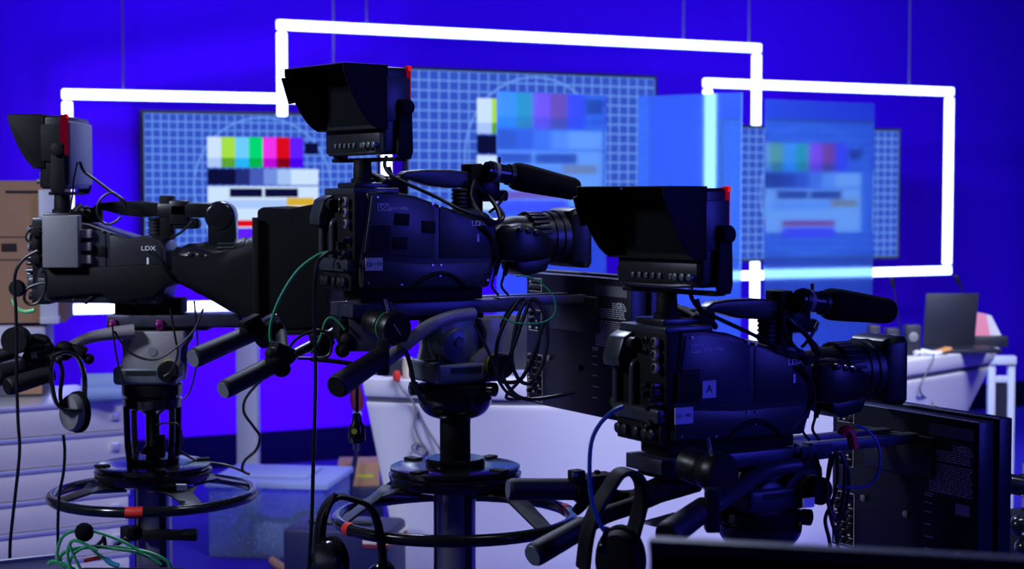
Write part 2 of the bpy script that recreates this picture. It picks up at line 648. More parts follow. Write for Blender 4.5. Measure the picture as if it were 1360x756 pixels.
def desk_ring(z, t):
    """t: 0 at the top, 1 at the floor; sides and front lean inwards going down"""
    pts = []
    for i, p in enumerate(front):
        s = i / (nf - 1)
        q = p.copy()
        q.x += (.17 * (1 - s) ** 1.2 - .42 * s ** 2.2) * t
        q.y += (.10 + .25 * (1 - abs(2 * s - 1))) * t * .8
        q.z = z
        pts.append(FD.I @ q)
    back = []
    for i in range(nf):
        p = pts[i].copy()
        s = i / (nf - 1)
        p.y += .12 + .42 * math.sin(math.pi * s) ** .5 if 0 < s < 1 else .05
        back.append(p)
    return pts + back[::-1]


MB().rings([desk_ring(z, 1 - z / DZ) for z in (0.02, .2, .4, .6, .8, .825)]).build('front_shell', 'desk', desk, bevel=.006)
MB().rings([[Vector((p.x * .996, p.y + .008, p.z)) for p in desk_ring(z, 1 - z / DZ)] for z in (.825, .847)]).build('groove', 'groove', desk)
MB().rings([desk_ring(z, 1 - z / DZ) for z in (.847, .87, DZ)]).build('desk_top', 'desk', desk, bevel=.006)


def deskpt(px, py, extra=0):
    """a point on the desk top under pixel px,py"""
    return WZ(px, py, DZ + extra)


def bx(name, p, size, rz, m, label, cat, group=None, bevel=.004, parts=None):
    fr = Fr(p, rz)
    root = thing(name, fr, label, cat, group)
    return root, fr


# laptop, open lid seen from behind
pl = deskpt(1262, 463)
lap = thing('laptop', Fr(pl, R(6)), 'open dark laptop at the right end of the white desk', 'laptop')
MB().boxr(-.15, .15, -.26, -.02, 0, .018).build('keyboard_base', 'screenoff', lap, bevel=.004)
k = MB()
tilt = Matrix.Rotation(R(-6), 3, 'X')
pts = [(-.14, 0.012), (.115, 0.012), (.135, .265), (-.125, .265)]
k.prism(pts, -.012, 0.0)
k.build('lid', 'screenoff', lap, bevel=.003)
# two gooseneck microphones
for (a, b0, c, lab) in (((1184, 369), (1190, 400), (1196, 452), 'thin gooseneck microphone left of the dark laptop'), ((1269, 366), (1283, 398), (1292, 455), 'thin gooseneck microphone rising behind the dark laptop')):
    base = deskpt(c[0], c[1] + 4)
    fr = Fr(base)
    g = thing('gooseneck_microphone', fr, lab, 'microphone', 'gooseneck microphones on the desk')
    MB().lathe([(.035, 0), (.035, .012), (.012, .03)]).build('base', 'black', g)
    pA, pB = fr.w(*a, base.y), fr.w(*b0, base.y)
    MB().tube([(0, 0, .02), fr.w(*c, base.y) + Vector((0, 0, .03)), pB, pA.lerp(pB, .3)], .004, 8, smooth=5).build('gooseneck', 'cable', g)
    MB().cyl(pA.lerp(pB, .42), pA, .009, .013, 12).build('microphone_head', 'black', g, bevel=.002)
# tissue box, grey box, boom base, small items
p = deskpt(1323, 461)
fr = Fr(p)
fr.loc
g = thing('paper_tray', fr, 'dark tray of pink and white papers at the far right desk end', 'tray')
MB().boxr(-.115, .05, -.03, .05, 0, .055).build('tray_body', 'screenoff', g, bevel=.006)
MB().prism([(-.11, .055), (-.03, .055), (-.05, .16), (-.10, .17)], 0, .01).build('pink_paper', 'pink', g)
MB().prism([(-.06, .055), (.03, .055), (-.02, .15), (-.055, .16)], .02, .03).build('white_paper', 'paper', g)
p = deskpt(1172, 474)
fr = Fr(p)
for (px, w, h, y, lab) in ((1160, .05, .15, 476, 'small dark speaker beside the lens hood, leftmost on the desk end'), (1184, .06, .13, 474, 'small dark box between the two desk speakers'), (1211, .07, .14, 472, 'dark speaker with a pale cone next to the laptop')):
    p = deskpt(px, y)
    g = thing('desk_speaker', Fr(p), lab, 'speaker', 'small dark boxes on the desk')
    MB().boxr(-w / 2, w / 2, -.03, .04, 0, h).build('cabinet', 'screenoff', g, bevel=.006)
    MB().lathe([(.002, -.035), (.016, -.034), (.022, -.031), (.022, -.03)], (0, 0, h * .62), 'y', 20).build('cone', 'lgrey', g)
p = deskpt(1256, 460)
solo(MB(Matrix.Translation(deskpt(1247, 472)) @ Matrix.Rotation(R(20), 4, 'Z')).box((0, 0, .018), (.11, .05, .012), Matrix.Rotation(R(-14), 3, 'Y')), 'notepad', 'orange', 'small orange notepad lying before the dark laptop', 'notepad', bevel=.002)
solo(MB(Matrix.Translation(deskpt(1232, 473))).tube([(-.06, 0, .012), (-.02, .02, .02), (.03, -.01, .012), (.06, .01, .015)], .012, 8, smooth=4), 'cloth', 'paper', 'crumpled white cloth on the desk near the orange notepad', 'cloth')
p = deskpt(1305, 463)
solo(MB(Matrix.Translation(deskpt(1300, 466)) ).boxr(-.05, .05, -.012, .012, 0, .012), 'remote_control', 'lgrey', 'small pale remote on the desk edge under the paper tray', 'remote control', bevel=.003)
# things at the left end of the desk
p = deskpt(530, 500)
solo(MB(Matrix.Translation(p)).boxr(-.07, .07, 0, .06, 0, .07), 'equipment_box', 'screenoff', 'dark box at the left end of the white desk', 'box', bevel=.008)
solo(MB(Matrix.Translation(deskpt(541, 503))).lathe([(.018, 0), (.020, .05), (.019, .085), (.004, .085)], n=20), 'cup', 'cream', 'cream paper cup at the left end of the desk', 'cup')
solo(MB(Matrix.Translation(deskpt(527, 505))).lathe([(.014, 0), (.017, .02), (.012, .035), (.003, .037)], n=16), 'bottle_cap', 'red', 'small bright red cap at the left end of the desk', 'cap')
p = deskpt(640, 500)
g = thing('monitor', Fr(p, R(2)), 'low dark grey monitor on the desk behind the middle pan head', 'monitor')
MB().boxr(-.25, .22, 0, .02, .025, .25).build('screen_panel', 'screenoff', g, bevel=.006)
MB().boxr(-.1, .1, -.02, .08, 0, .025).build('base', 'screenoff', g, bevel=.004)


def wire(name, pts, r, m, label, cat='cable', group=None, sm=6, n=8):
    return solo(MB().tube([Vector(p) for p in pts], r, n, smooth=sm), name, m, label, cat, group)


def onfront(px, py, off=.012):
    """a point just in front of the desk's leaning front"""
    y = 6.9
    best = None
    for it in range(30):
        p = W(px, py, y)
        t = 1 - p.z / DZ
        bd, by = 9, y
        for i, q in enumerate(front):
            s = i / (nf - 1)
            x = q.x + (.16 * (1 - s) ** 1.2 - .42 * s ** 2.2) * t
            yy = q.y + (.10 + .25 * (1 - abs(2 * s - 1))) * t * .8
            if abs(x - p.x) < bd:
                bd, by = abs(x - p.x), yy
        y = y * .5 + (by - off) * .5
    return W(px, py, y)


wire('desk_cable', [onfront(x, y) for x, y in ((527, 504), (535, 518), (545, 529), (553, 545), (551, 565), (558, 585), (566, 596), (560, 604), (548, 596), (553, 589), (567, 597), (577, 612))], .005, 'lgrey', 'thin grey cable looping down the left of the white desk front')
wire('desk_cable', [onfront(x, y) for x, y in ((553, 540), (565, 565), (580, 590), (592, 612), (598, 640))], .0045, 'lgrey', 'thin grey cable slanting down the desk front behind the black column')
wire('desk_cable', [onfront(x, y) for x, y in ((1240, 470), (1238, 482), (1228, 500), (1222, 520), (1234, 532), (1246, 540))], .004, 'lgrey', 'fine cable hanging down the right part of the white desk front')

# ------------------------------------------------------------------ furniture and boxes around the set
# white stool frame to the right of the desk
a, b_ = W(1318, 478, 8.6), W(1344, 478, 8.6)
fr = Fr((a.x, 8.6, 0))
L = b_.x - a.x
g = thing('rack_frame', fr, 'white square-tube rack frame right of the desk end', 'rack')
zt = a.z
MB().boxr(-.02, L + .02, -.02, .05, zt - .025, zt + .02).build('top_rail', 'wpaint', g, bevel=.006)
for x, y in ((0, .015), (L, .015)):
    MB().boxr(x - .018, x + .018, y - .018, y + .018, 0, zt - .025).build('leg', 'wpaint', g, bevel=.004)
MB().boxr(.018, L - .018, .003, .027, zt - .12, zt - .085).build('stretcher', 'wpaint', g, bevel=.003)
MB().boxr(.018, L - .018, .008, .02, .1, zt - .13).build('dark_infill', 'screenoff', g)
# white post at the left
p = WZ(331, 697, 0)
g = thing('display_post', Fr(p), 'plain pale grey upright post behind the left handles', 'post')
MB().boxr(-.052, .052, -.05, .05, .02, 1.12).build('post', 'wpaint', g, bevel=.006)
MB().boxr(-.12, .12, -.12, .12, 0, .02).build('base_plate', 'wpaint', g, bevel=.004)
# leaning pole with a red sleeve
a, b_, c_ = W(458, 690, 8.3), W(476, 585, 8.3), W(470, 505, 8.3)
g = thing('leaning_pole', Fr((a.x, 8.3, 0)), 'dark pole with a dark red sleeve and white band left of the desk', 'pole')
fr = Fr((a.x, 8.3, 0))
MB().tube([(-.03, 0, 0), fr.I @ a, fr.I @ b_, fr.I @ W(475, 552, 8.3)], .013, 10).build('shaft', 'nblue', g)
MB().tube([fr.I @ W(475, 552, 8.3), fr.I @ W(474, 545, 8.3)], .02, 12).build('white_band', 'wpaint', g, label='white band')
MB().tube([fr.I @ W(475, 544, 8.3), fr.I @ W(474, 530, 8.3), fr.I @ W(470, 505, 8.3)], .03, 14, radii=[.03, .038, .026]).build('red_sleeve', 'dred', g, label='dark red sleeve')

# clear storage box with lid and contents
p = WZ(354, 742, 0)
fr = Fr(p, R(-8))
g = thing('storage_box', fr, 'clear plastic storage box with cyan and white contents on the blue floor', 'storage box')
sx, sy, sh = .28, .24, .32
k = MB()
for s in (-1, 1):
    k.box((s * sx * .97, sy, sh / 2), (.006, sy * 1.9, sh), None)
k.box((0, .01, sh / 2), (sx * 1.94, .006, sh))
k.box((0, 2 * sy - .01, sh / 2), (sx * 1.94, .006, sh))
k.box((0, sy, .004), (sx * 1.94, sy * 1.9, .008))
k.build('tub', 'frost', g)
MB().boxr(-sx - .01, sx + .01, -.01, 2 * sy + .01, sh, sh + .03).boxr(-sx * .6, sx * .6, .1, 2 * sy - .1, sh + .03, sh + .045).build('lid', 'frost_lid', g, bevel=.006)
k = MB()
for i in range(7):
    a = random.random() * 6
    k.tube([(-.2 + .055 * i, .08 + .3 * random.random(), .07), (-.14 + .05 * i, .15, .14 + .05 * random.random()), (-.08 + .05 * i, .3, .1)], .018, 6, smooth=3)
k.build('cyan_contents', 'cyan', g)
MB().boxr(-.06, .14, .015, .1, .02, .15).build('white_packet', 'paper', g, bevel=.01)
# brown carton behind it, on a black case
p = WZ(478, 690, 0)
fr = Fr(p, R(4))
g = thing('carton', Fr(p + Vector((0, 0, .17)), R(4)), 'small brown carton with a yellow mark, standing by the desk foot', 'carton')
MB().boxr(-.11, .10, 0, .2, 0, .12).build('carton_body', 'card', g, bevel=.002)
MB().boxr(-.01, .07, -.002, -.0005, .045, .06).build('yellow_mark', 'yellow', g)
solo(MB(fr.M).boxr(-.15, .12, -.02, .24, 0, .17), 'low_case', 'nblue', 'dark low case under the small brown carton', 'case', bevel=.006)
# navy case with coloured stripes
p = WZ(428, 812, 0)
fr = Fr(p, R(-10))
fr = Fr(WZ(432, 830, 0), R(-10))
g = thing('drum_case', fr, 'navy case with yellow and red stripes beside the clear storage box', 'case')
MB().boxr(-.17, .25, 0, .30, 0, .37).build('case_body', 'nblue', g, bevel=.02)
MB().boxr(.15, .2515, -.003, .302, .32, .335).build('yellow_stripe', 'cream', g)
MB().boxr(.15, .2515, -.003, .302, .305, .318).build('red_stripe', 'dred', g)
MB().boxr(-.1, .16, .1, .2, .37, .385).build('case_handle', 'black', g, bevel=.01)
wire('floor_cable', [WZ(x, y, .02) for x, y in ((362, 745), (372, 752), (388, 760), (410, 768))], .02, 'card', 'thick tan rope lying on the floor before the storage box', 'rope')

# flat aluminium cases stacked at the left
ang = R(34)
corner = W(170, 530, 6.5)
FS = Fr((corner.x, corner.y, 0), ang)
hh = (corner.z) / 7
for i in range(7):
    fr = Fr(FS.loc + Vector((0, 0, hh * i)), ang)
    j = (.0, .006, -.004, .005, 0, -.003, .004)[i]
    g = thing('aluminium_case', fr, 'flat ribbed aluminium case, ' + ('topmost', 'second from the top', 'third from the top', 'fourth from the top', 'fifth from the top', 'sixth from the top', 'lowest')[6 - i] + ' of the left stack', 'case', 'aluminium cases stacked at the left')
    MB().boxr(-1.35, -.005 + j, .006, .6, .0015, hh - .018).build('case_shell', 'alu', g, bevel=.006)
    MB().boxr(-1.36, j, 0, .61, hh - .019, hh - .0015).build('lid_rim', 'alu_e', g, bevel=.003)
    MB().boxr(-.07, -.035, -.008, .006, hh * .35, hh * .6).build('latch', 'alu_e', g, bevel=.003)
top = hh * 7
# things on the stack
fr = Fr(FS.M @ Vector((-.09, .3, top)), R(10))
solo(MB(Fr(WZ(137, 533, top), R(8)).M).tube([(-.085, .05, .052), (.085, .05, .052)], .052, 20).tube([(-.084, -.03, .03), (.084, -.03, .03)], .03, 14), 'foam_roll', 'roll', 'pale blue foam roll lying on top of the aluminium cases', 'foam roll', bevel=.01)
b0 = W(58, 522, 6.6)
g0 = Fr((b0.x, b0.y, top), R(10))
solo(MB(g0.M).boxr(-.6, 0, 0, .35, 0, .15), 'grey_case', 'groove', 'dark grey case on the aluminium stack under the cartons', 'case', bevel=.006)
solo(MB(g0.M).boxr(-.10, -.005, -.012, -.001, .01, .125), 'brown_card', 'card', 'small brown card leaning against the dark grey case', 'card')
b1 = b0.z
g1 = Fr((b0.x, b0.y, top + .15), R(10))
k = MB(g1.M)
for i in range(5):
    k.boxr(-.56 + .115 * i, -.455 + .115 * i + .01, .0, .3, .003, .13 + .012 * (i % 2))
solo(k, 'paper_bundle', 'paper', 'white wrapped packets between the grey case and the big cardboard box', 'packets', bevel=.02)
cb = W(86, 421, 6.6)
g2 = Fr((cb.x, cb.y, top + .15 + .145), R(10))
root = thing('cardboard_box', g2, 'large brown cardboard box at the left edge with a dark hand hole', 'box')
bh = W(86, 240, 6.6).z - g2.loc.z
MB().boxr(-.7, 0, 0, .4, 0, bh).build('box_body', 'card', root, bevel=.003)
MB().boxr(-.24, -.18, -.002, .004, bh * .50, bh * .56).build('hand_hole', 'card_d', root, bevel=.002)
MB().boxr(-.5, -.02, -.0012, 0, bh * .60, bh * .608).boxr(-.5, -.02, -.0012, 0, bh * .44, bh * .448).boxr(-.22, -.06, -.0012, 0, bh * .91, bh * .93).build('printed_lines', 'card_d', root)
g3 = Fr((W(72, 260, 6.5).x, 6.5, 0))
solo(MB(Fr((g2.M @ Vector((-.09, -.05, 0))), R(10)).M).boxr(-.0, .075, -.02, .04, 0, .0 + .03).boxr(0.0, .07, .0, .03, .03, W(75, 262, 6.55).z - g2.loc.z + .03), 'white_bracket', 'wpaint', 'white bracket standing before the cardboard box edge', 'bracket', bevel=.004)

# ------------------------------------------------------------------ the three studio cameras
T2 = Fr(((604 - 680) / FPX * 4.4, 4.4, 1.375), R(30))     # the middle camera, used to take the shapes of the model
BS = -.10                                                  # the body's right side


def SP(pts, c=BS):
    return T2.side(c, pts)


def SX(px, py, c=BS):
    v = T2.on(1, c, px, py)
    return v.x, v.z


def studio_camera(F, label, variant, vf_turn):
    cm = thing('studio_camera', F, label, 'camera', 'studio cameras on pedestals')
    # -- body
    body = MB().prism(SP([(488, 254), (519, 254), (552, 260), (581, 271), (610, 281), (632, 277), (650, 284), (660, 300), (660, 345), (650, 382), (480, 384), (477, 352), (484, 300)]), BS, .095).build('body', 'body', cm, bevel=.009, seg=3)
    MB().prism(SP([(493, 259), (519, 259), (552, 265), (577, 275), (577, 343), (545, 341), (483, 336), (488, 300)]), BS - .004, BS + .002).build('side_panel', 'body2', cm, bevel=.003)
    MB().prism(SP([(583, 276), (610, 286), (640, 287), (652, 297), (654, 342), (583, 343)]), BS - .003, BS + .002).build('front_side_panel', 'body', cm, bevel=.003)
    MB().prism(SP([(481, 345), (560, 350), (650, 347), (646, 380), (481, 381)]), BS - .005, BS + .002).build('lower_side_panel', 'body', cm, bevel=.003)
    k = MB()
    arc = [SX(x, y) for x, y in ((548, 383), (558, 373), (570, 366), (584, 363), (598, 366), (610, 374), (618, 382))]
    k.tube([(x, BS - .006, z) for x, z in arc], .006, 8, smooth=4)
    k.build('carry_loop', 'matte', cm)
    k = MB()
    for i in range(9):
        y = 301 + i * 4
        (x0, z0), (x1, z1) = SX(490 - i * .4, y), SX(517 if variant != 3 else 511, y + 2)
        k.boxr(x0, x1, BS - .008, BS - .003, z0 - .0022, z0 + .0022)
    k.build('air_vent', 'matte', cm, bevel=.001)
    if variant != 3:
        for q in (((523, 283), (543, 284), (542, 300), (522, 299)), ((559, 293), (577, 294), (577, 310), (559, 309)), ((521, 315), (540, 315), (539, 331), (520, 331))):
            MB().prism(SP(q), BS - .007, BS - .003).build('hook_pad', 'matte', cm, bevel=.0015)
    else:
        q = [(484, 303), (500, 303), (508, 308), (513, 318), (513, 330), (509, 337), (483, 336)]
        MB().prism(SP(q), BS - .007, BS - .003).build('hook_pad', 'matte', cm, bevel=.0015)
    # writing and marks
    x, z = SX(508, 275)
    y = BS - .0048
    k = MB()
    w, h, t = .015, .009, .0012
    k.boxr(x - w, x + w, y, y + .001, z + h - t, z + h).boxr(x - w, x + w, y, y + .001, z - h, z - h + t).boxr(x - w, x - w + t, y, y + .001, z - h, z + h).boxr(x + w - t, x + w, y, y + .001, z - h, z + h)
    k.tube([(x - .008, y, z), (x - .001, y, z - .006), (x + .010, y, z + .007)], .0014, 6)
    k.tube([(x + .001, y, z + .005), (x - .007, y, z + .005), (x - .009, y, z), (x - .004, y, z - .005)], .0011, 6)
    k.build('emblem', 'print', cm)
    x, z = SX(527, 276.5)
    text('grass valley', .0125, on_side(x + .004, y, z), 'print', cm, sx=.95)
    x, z = SX(635, 297)
    text('LDX', .019, on_side(x, BS - .0042, z), 'print', cm, sx=1.2)
    x, z = SX(634, 315)
    MB().boxr(x - .003, x + .003, BS - .0045, BS - .003, z - .012, z + .008).build('small_plate', 'print', cm)

    def sticker(px, py, w, h, body_, size, lab):
        x, z = SX(px, py)
        MB().boxr(x - w, x + w, BS - .0068, BS - .0045, z - h, z + h).build('sticker', 'sticker', cm, label=lab)
        if body_:
            text(body_, size, on_side(x, BS - .0072, z), 'ink', cm)
    if variant == 2:
        sticker(495.5, 351, .0235, .016, 'Q5 / F3', .0135, 'white sticker with black writing')
    if variant == 3:
        sticker(523, 323, .0185, .019, 'A', .025, 'white square sticker with a black letter')
        sticker(491, 352, .024, .018, 'Q1 / M2', .0115, 'faded white sticker')
    k = MB()
    for px, py in ((573, 271), (582, 274), (584, 352), (583, 366), (532, 378), (573, 352), (500, 262), (646, 372), (488, 376)):
        x, z = SX(px, py)
        k.cyl((x, BS - .009, z), (x, BS + .001, z), .0028, n=10)
    k.build('screws', 'silver', cm)

    # -- rear of the camera
    xr = SX(486, 300)[0]
    z0, z1 = SX(484, 356)[1], SX(488, 256)[1]
    MB().boxr(xr - .03, xr + .01, -.095, .095, z0, z1).build('rear_panel', 'matte', cm, bevel=.006)
    for i, (yy, zz, rr) in enumerate(((-.07, -.022, .012), (-.07, -.05, .012), (-.072, -.078, .012), (-.035, -.02, .009), (-.035, -.045, .008))):
        c = MB().lathe([(rr, -.028), (rr, -.034), (rr * .7, -.036), (rr * .7, -.03)], (xr - .012, yy, z1 + zz), 'x', 16)
        c.build('connector', 'lgrey' if i < 3 else 'dsteel', cm)
    k = MB()
    for i in range(14):
        yy = -.08 + .05 * random.random()
        zz = z1 - .11 - .10 * random.random()
        k.lathe([(.007, .01), (.007, -.02 - .014 * random.random()), (.004, -.034)], (xr - .02, yy, zz), 'x', 10)
    k.build('connector_cluster', 'dsteel', cm)
    for yy in (.02, .085):
        MB().tube([(xr - .005, yy, z1 - .07), (xr - .034, yy, z1 - .075), (xr - .038, yy, z1 - .10), (xr - .038, yy, z0 + .03), (xr - .034, yy, z0 + .01), (xr - .005, yy, z0)], .010, 12, smooth=4).build('rear_guard_bar', 'rear', cm)
    MB().boxr(xr - .048, xr - .0, -.088, .092, z0 - .012, z0 + .022).build('rear_shelf', 'rear', cm, bevel=.008)
    k = MB().boxr(xr - .036, xr + .02, -.085, .09, z0 - .06, z0 - .012)
    k.build('connector_box', 'matte', cm, bevel=.005)
    for yy in (-.06, -.035, .0, .045, .07):
        MB().lathe([(.011, -.03), (.012, -.044), (.006, -.047)], (xr - .004, yy, z0 - .036), 'x', 14).build('socket', 'dsteel', cm)
    # rear control pod
    k = MB().prism([(xr - .005, z1 - .006), (xr - .035, z1 - .006), (xr - .058, z1 - .018), (xr - .072, z1 - .062), (xr - .070, z1 - .082), (xr - .052, z1 - .082), (xr - .040, z1 - .05), (xr - .005, z1 - .05)], .03, .095)
    k.build('rear_control_pod', 'rear', cm, bevel=.004)
    MB().lathe([(.0, .004), (.012, .004), (.014, 0), (.014, -.02)], (xr - .04, .027, z1 - .03), 'y', 16).build('pod_dial', 'dsteel', cm)
    # -- top plate and viewfinder mount
    MB().boxr(xr - .03, xr + .10, -.09, .09, z1 - .006, z1 + .012).build('top_plate', 'rear', cm, bevel=.004)
    VX = -.268
    vz = SX(483, 249, 0)[1]
    MB().boxr(VX - .045, VX + .05, -.05, .06, z1 + .012, vz + .012).build('viewfinder_slide', 'dsteel', cm, bevel=.004)
    ptop = SX(483, 213, 0)[1]
    MB().lathe([(.030, vz + .008), (.030, vz + .022), (.024, vz + .024), (.024, vz + .05), (.023, vz + .052), (.023, ptop)], (VX, 0, 0), 'z', 20).build('viewfinder_post', 'matte', cm)
    k = MB()
    for i in range(3):
        k.cyl((VX + .045 + .02 * i, -.05, vz + .01), (VX + .045 + .02 * i, .03, vz + .03 - .006 * i), .011, n=12)
    k.build('mount_knobs', 'matte', cm)
    # -- viewfinder in its own turned frame
    X = Matrix.Translation((VX, 0, ptop)) @ Matrix.Rotation(vf_turn, 4, 'Z')
    VW, H0, H1 = .138, .014, .235
    HM = .075
    vh = MB(X).boxr(-.028, .052, -VW, VW, H0, H1 - .004).build('viewfinder_housing', 'body' if variant == 2 else 'black', cm, bevel=.010, seg=3)
    if variant == 1:
        MB(X).boxr(.052, .062, -VW + .008, VW - .008, H0 + .012, H1 - .02).build('rear_cover', 'grey', vh, bevel=.02)
    MB(X).boxr(-.031, -.027, -VW + .012, VW - .012, H0 + .006, HM - .008).build('button_strip', 'dsteel', vh, bevel=.001)
    for i in range(9):
        yy = .075 - i * .022 - (.012 if i > 4 else 0)
        if i < 6:
            MB(X).boxr(-.036, -.031, yy - .005, yy + .005, H0 + .017, H0 + .029).build('button', 'teal', vh, bevel=.001)
        else:
            MB(X).lathe([(.008, -.031), (.008, -.043), (.006, -.044)], (0, yy, H0 + .023), 'x', 12).build('dial', 'teal', vh)
    # hood: four thin walls whose sides are cut in a curve
    hk = .82 if variant == 1 else 1.0
    prof = [(-.015, HM), (-.045, HM), (-.060, HM + .006), (-.080, HM + .022), (-.100, HM + .048), (-.120, HM + .082), (-.135, HM + .115), (-.146, H1 - .018), (-.146, H1), (-.015, H1)]
    prof = [(a * hk, z) for a, z in prof]
    hd = MB(X)
    hd.prism(prof, -VW - .004, -VW).prism(prof, VW, VW + .004)
    hd.boxr(-.146 * hk, -.015, -VW - .004, VW + .004, H1 - .004, H1)
    hd.boxr(-.05, -.015, -VW - .004, VW + .004, HM, HM + .004)
    hd.build('viewfinder_hood', 'matte', cm, bevel=.0015)
    MB(X).boxr(-.0285, -.0275, -VW + .02, VW - .02, HM + .012, H1 - .014).build('viewfinder_screen', 'gloss', vh)
    # inner flaps folded inside the hood edge
    MB(X).prism([(-.140 * hk, H1 - .022), (-.156 * hk, H1 - .024), (-.134 * hk, HM + .07), (-.114 * hk, HM + .074)], VW - .002, VW + .005).build('hood_flap', 'matte', cm, bevel=.001)
    MB(X).boxr(-.022, .05, -VW - .007, -VW - .001, HM + .02, H1 - .03).build('side_cover', 'matte' if variant == 1 else 'body2', vh, bevel=.006)
    MB(X).boxr(.044 if variant != 1 else .036, .056, -VW - (.003 if variant != 1 else .009), -VW + .02, H1 - (.09 if variant != 1 else .12), H1 - .002).build('tally_light', 'tally_dim' if variant == 1 else 'tally', vh, bevel=.003)
    MB(X).boxr(.046, .057, -VW - .0034, -VW + .008, H1 - .014, H1 + .0005).build('tally_corner', 'tally_hot', vh, bevel=.002)
    yk = VW + .012
    pts = [(.025, -yk, .145), (.025, -yk, .02), (.02, -yk + .02, .0), (0, 0, .0), (.02, yk - .02, .0), (.025, yk, .02), (.025, yk, .145)]
    k = MB(X)
    for sy in (-1, 1):
        k.prism([(.005, .02), (.012, 0), (.045, 0), (.052, .02), (.048, .15), (.012, .15)], sy * yk - .006, sy * yk + .006)
    k.boxr(.0, .035, -yk, yk, -.004, .006)
    k.build('yoke', 'matte', cm, bevel=.003)
    for sy in (-1, 1):
        k = MB(X).lathe([(.012, 0), (.019, 0), (.019, .010), (.014, .013), (.004, .013)], (.03, sy * (yk + .006), .13), 'y', 14, Matrix.Rotation(R(180), 3, 'X') if sy < 0 else None)
        k.build('yoke_knob', 'matte', cm)
    if variant == 2 or variant == 3:
        MB(X).tube([(-.02, -.12, .02), (-.035, -.05, .016), (-.035, .08, .016), (-.02, .13, .02), (-.01, .15, .05)], .005, 8, smooth=4).build('yoke_bar', 'dsteel', cm)

    # -- handle
    hp = [(531, 233), (541, 227), (565, 225), (600, 225.5), (627, 229), (629, 249), (600, 250), (572, 247), (552, 241), (541, 238), (533, 241)]
    MB().prism(SP(hp, -.02), -.02, .02).build('handle', 'black', cm, bevel=.006, seg=3)
    x, z = SX(517, 240, 0)
    MB().boxr(x - .025, x + .045, -.022, .022, z1 - .004, z + .012).build('handle_rear_foot', 'matte', cm, bevel=.006)
    x, z = SX(611, 250, 0)
    zb_ = SX(611, 282, 0)[1]
    k = MB()
    n = 6
    prof = []
    for i in range(n):
        a = zb_ + (z - zb_) * i / n
        d = (z - zb_) / n
        prof += [(.019, a), (.023, a + d * .3), (.023, a + d * .6), (.019, a + d * .95)]
    k.lathe(prof, (x, 0, 0))
    k.build('bellows', 'rubber', cm)
    (x0, zt_), (x1, _) = SX(623, 217, -.02), SX(640, 217, -.02)
    MB().boxr(x0, x1, -.03, .03, SX(630, 285, -.02)[1], zt_).build('handle_front_post', 'matte', cm, bevel=.006)
    x2 = SX(662, 240, -.02)[0]
    z2 = SX(640, 262, -.02)[1]
    MB().boxr(x1 - .01, x2, -.035, .03, z2, SX(640, 224, -.02)[1]).boxr(x1, x2 + .03, -.028, .025, z2 - .012, z2 + .02).build('front_bracket', 'black', cm, bevel=.01)
    # -- microphone
    if variant != 1:
        my = -.055
        A = Vector((SX(645, 227, my)[0], my, SX(645, 227, my)[1]))
        B1 = Vector((SX(681, 233, my)[0], my, SX(681, 233, my)[1]))
        C1 = Vector((SX(766, 252, my)[0], my, SX(766, 252, my)[1])) if variant == 2 else Vector((SX(766, 246, my)[0], my, SX(766, 246, my)[1]))
        d = (C1 - B1).normalized()
        mt = MB().cyl(A, B1, .025, n=24).build('microphone', 'gloss', cm)
        MB().cyl(A + (B1 - A) * .25, A + (B1 - A) * .40, .027, n=24).build('microphone_ring', 'lgrey', mt)
        L = (C1 - B1).length
        rad = [.026, .034, .0375, .038, .036, .034, .032, .031, .027, .012]
        ts = [0, .01, .06, .2, .4, .6, .8, .93, .985, 1.0]
        k = MB().tube([B1 + d * (L * t) for t in ts], 0, 24, radii=rad)
        k.build('windscreen', 'foam', mt, angle=60)
        k = MB()
        for t in (.12, .8):
            k.cyl(A + (B1 - A) * t, A + (B1 - A) * (t + .14), .0285, n=20)
        k.build('microphone_clamp', 'black', cm)
        MB().cyl(A + (B1 - A) * .5 + Vector((0, 0, .02)), A + (B1 - A) * .5 + Vector((0, 0, .042)), .004, n=8).build('clamp_screw', 'dsteel', cm)
    else:
        x3, z3 = SX(640, 236, -.03)
        MB().boxr(x3 - .04, x3 + .13, -.035, .03, z3 - .03, z3 + .016).build('viewfinder_arm', 'black', cm, bevel=.01)
        MB().lathe([(.0, -.04), (.040, -.04), (.046, -.03), (.046, .04), (.0, .04)], (x3 + .15, 0, z3 - .025), 'y', 28).boxr(x3 + .115, x3 + .196, -.036, .036, z3 - .15, z3 - .025).build('round_arm_end', 'gloss', cm, bevel=.004)
    # cables on the camera
    def sc(pts, r=.005, name='camera_cable', m='cable', y=-.06):
        P = []
        for q in pts:
            c = q[2] if len(q) > 2 else y
            x_, z_ = SX(q[0], q[1], c)
            P.append((x_, c, z_))
        MB().tube(P, r, 8, smooth=5).build(name, m, cm)
    if variant != 1:
      sc([(513, 208, -.0), (511, 220, -.02), (520, 233, -.04), (545, 246, -.06), (580, 262, -.08), (612, 279, -.11), (642, 289, -.12), (662, 295, -.11), (668, 284, -.08), (648, 262, -.05), (636, 250, -.04)])
      sc([(516, 222, -.03), (522, 238, -.04), (536, 250, -.05), (538, 254, -.05), (530, 240, -.02)], .006)
      sc([(630, 240, -.04), (626, 262, -.06), (640, 286, -.10), (654, 297, -.11), (664, 290, -.09), (655, 268, -.06), (640, 252, -.04)], .006)
    sc([(673, 256, -.04), (662, 272, -.05), (650, 282, -.06)], .004)
    sc([(640, 300, -.115), (655, 318, -.11), (660, 338, -.11), (655, 352, -.105), (630, 378, -.1)], .005)
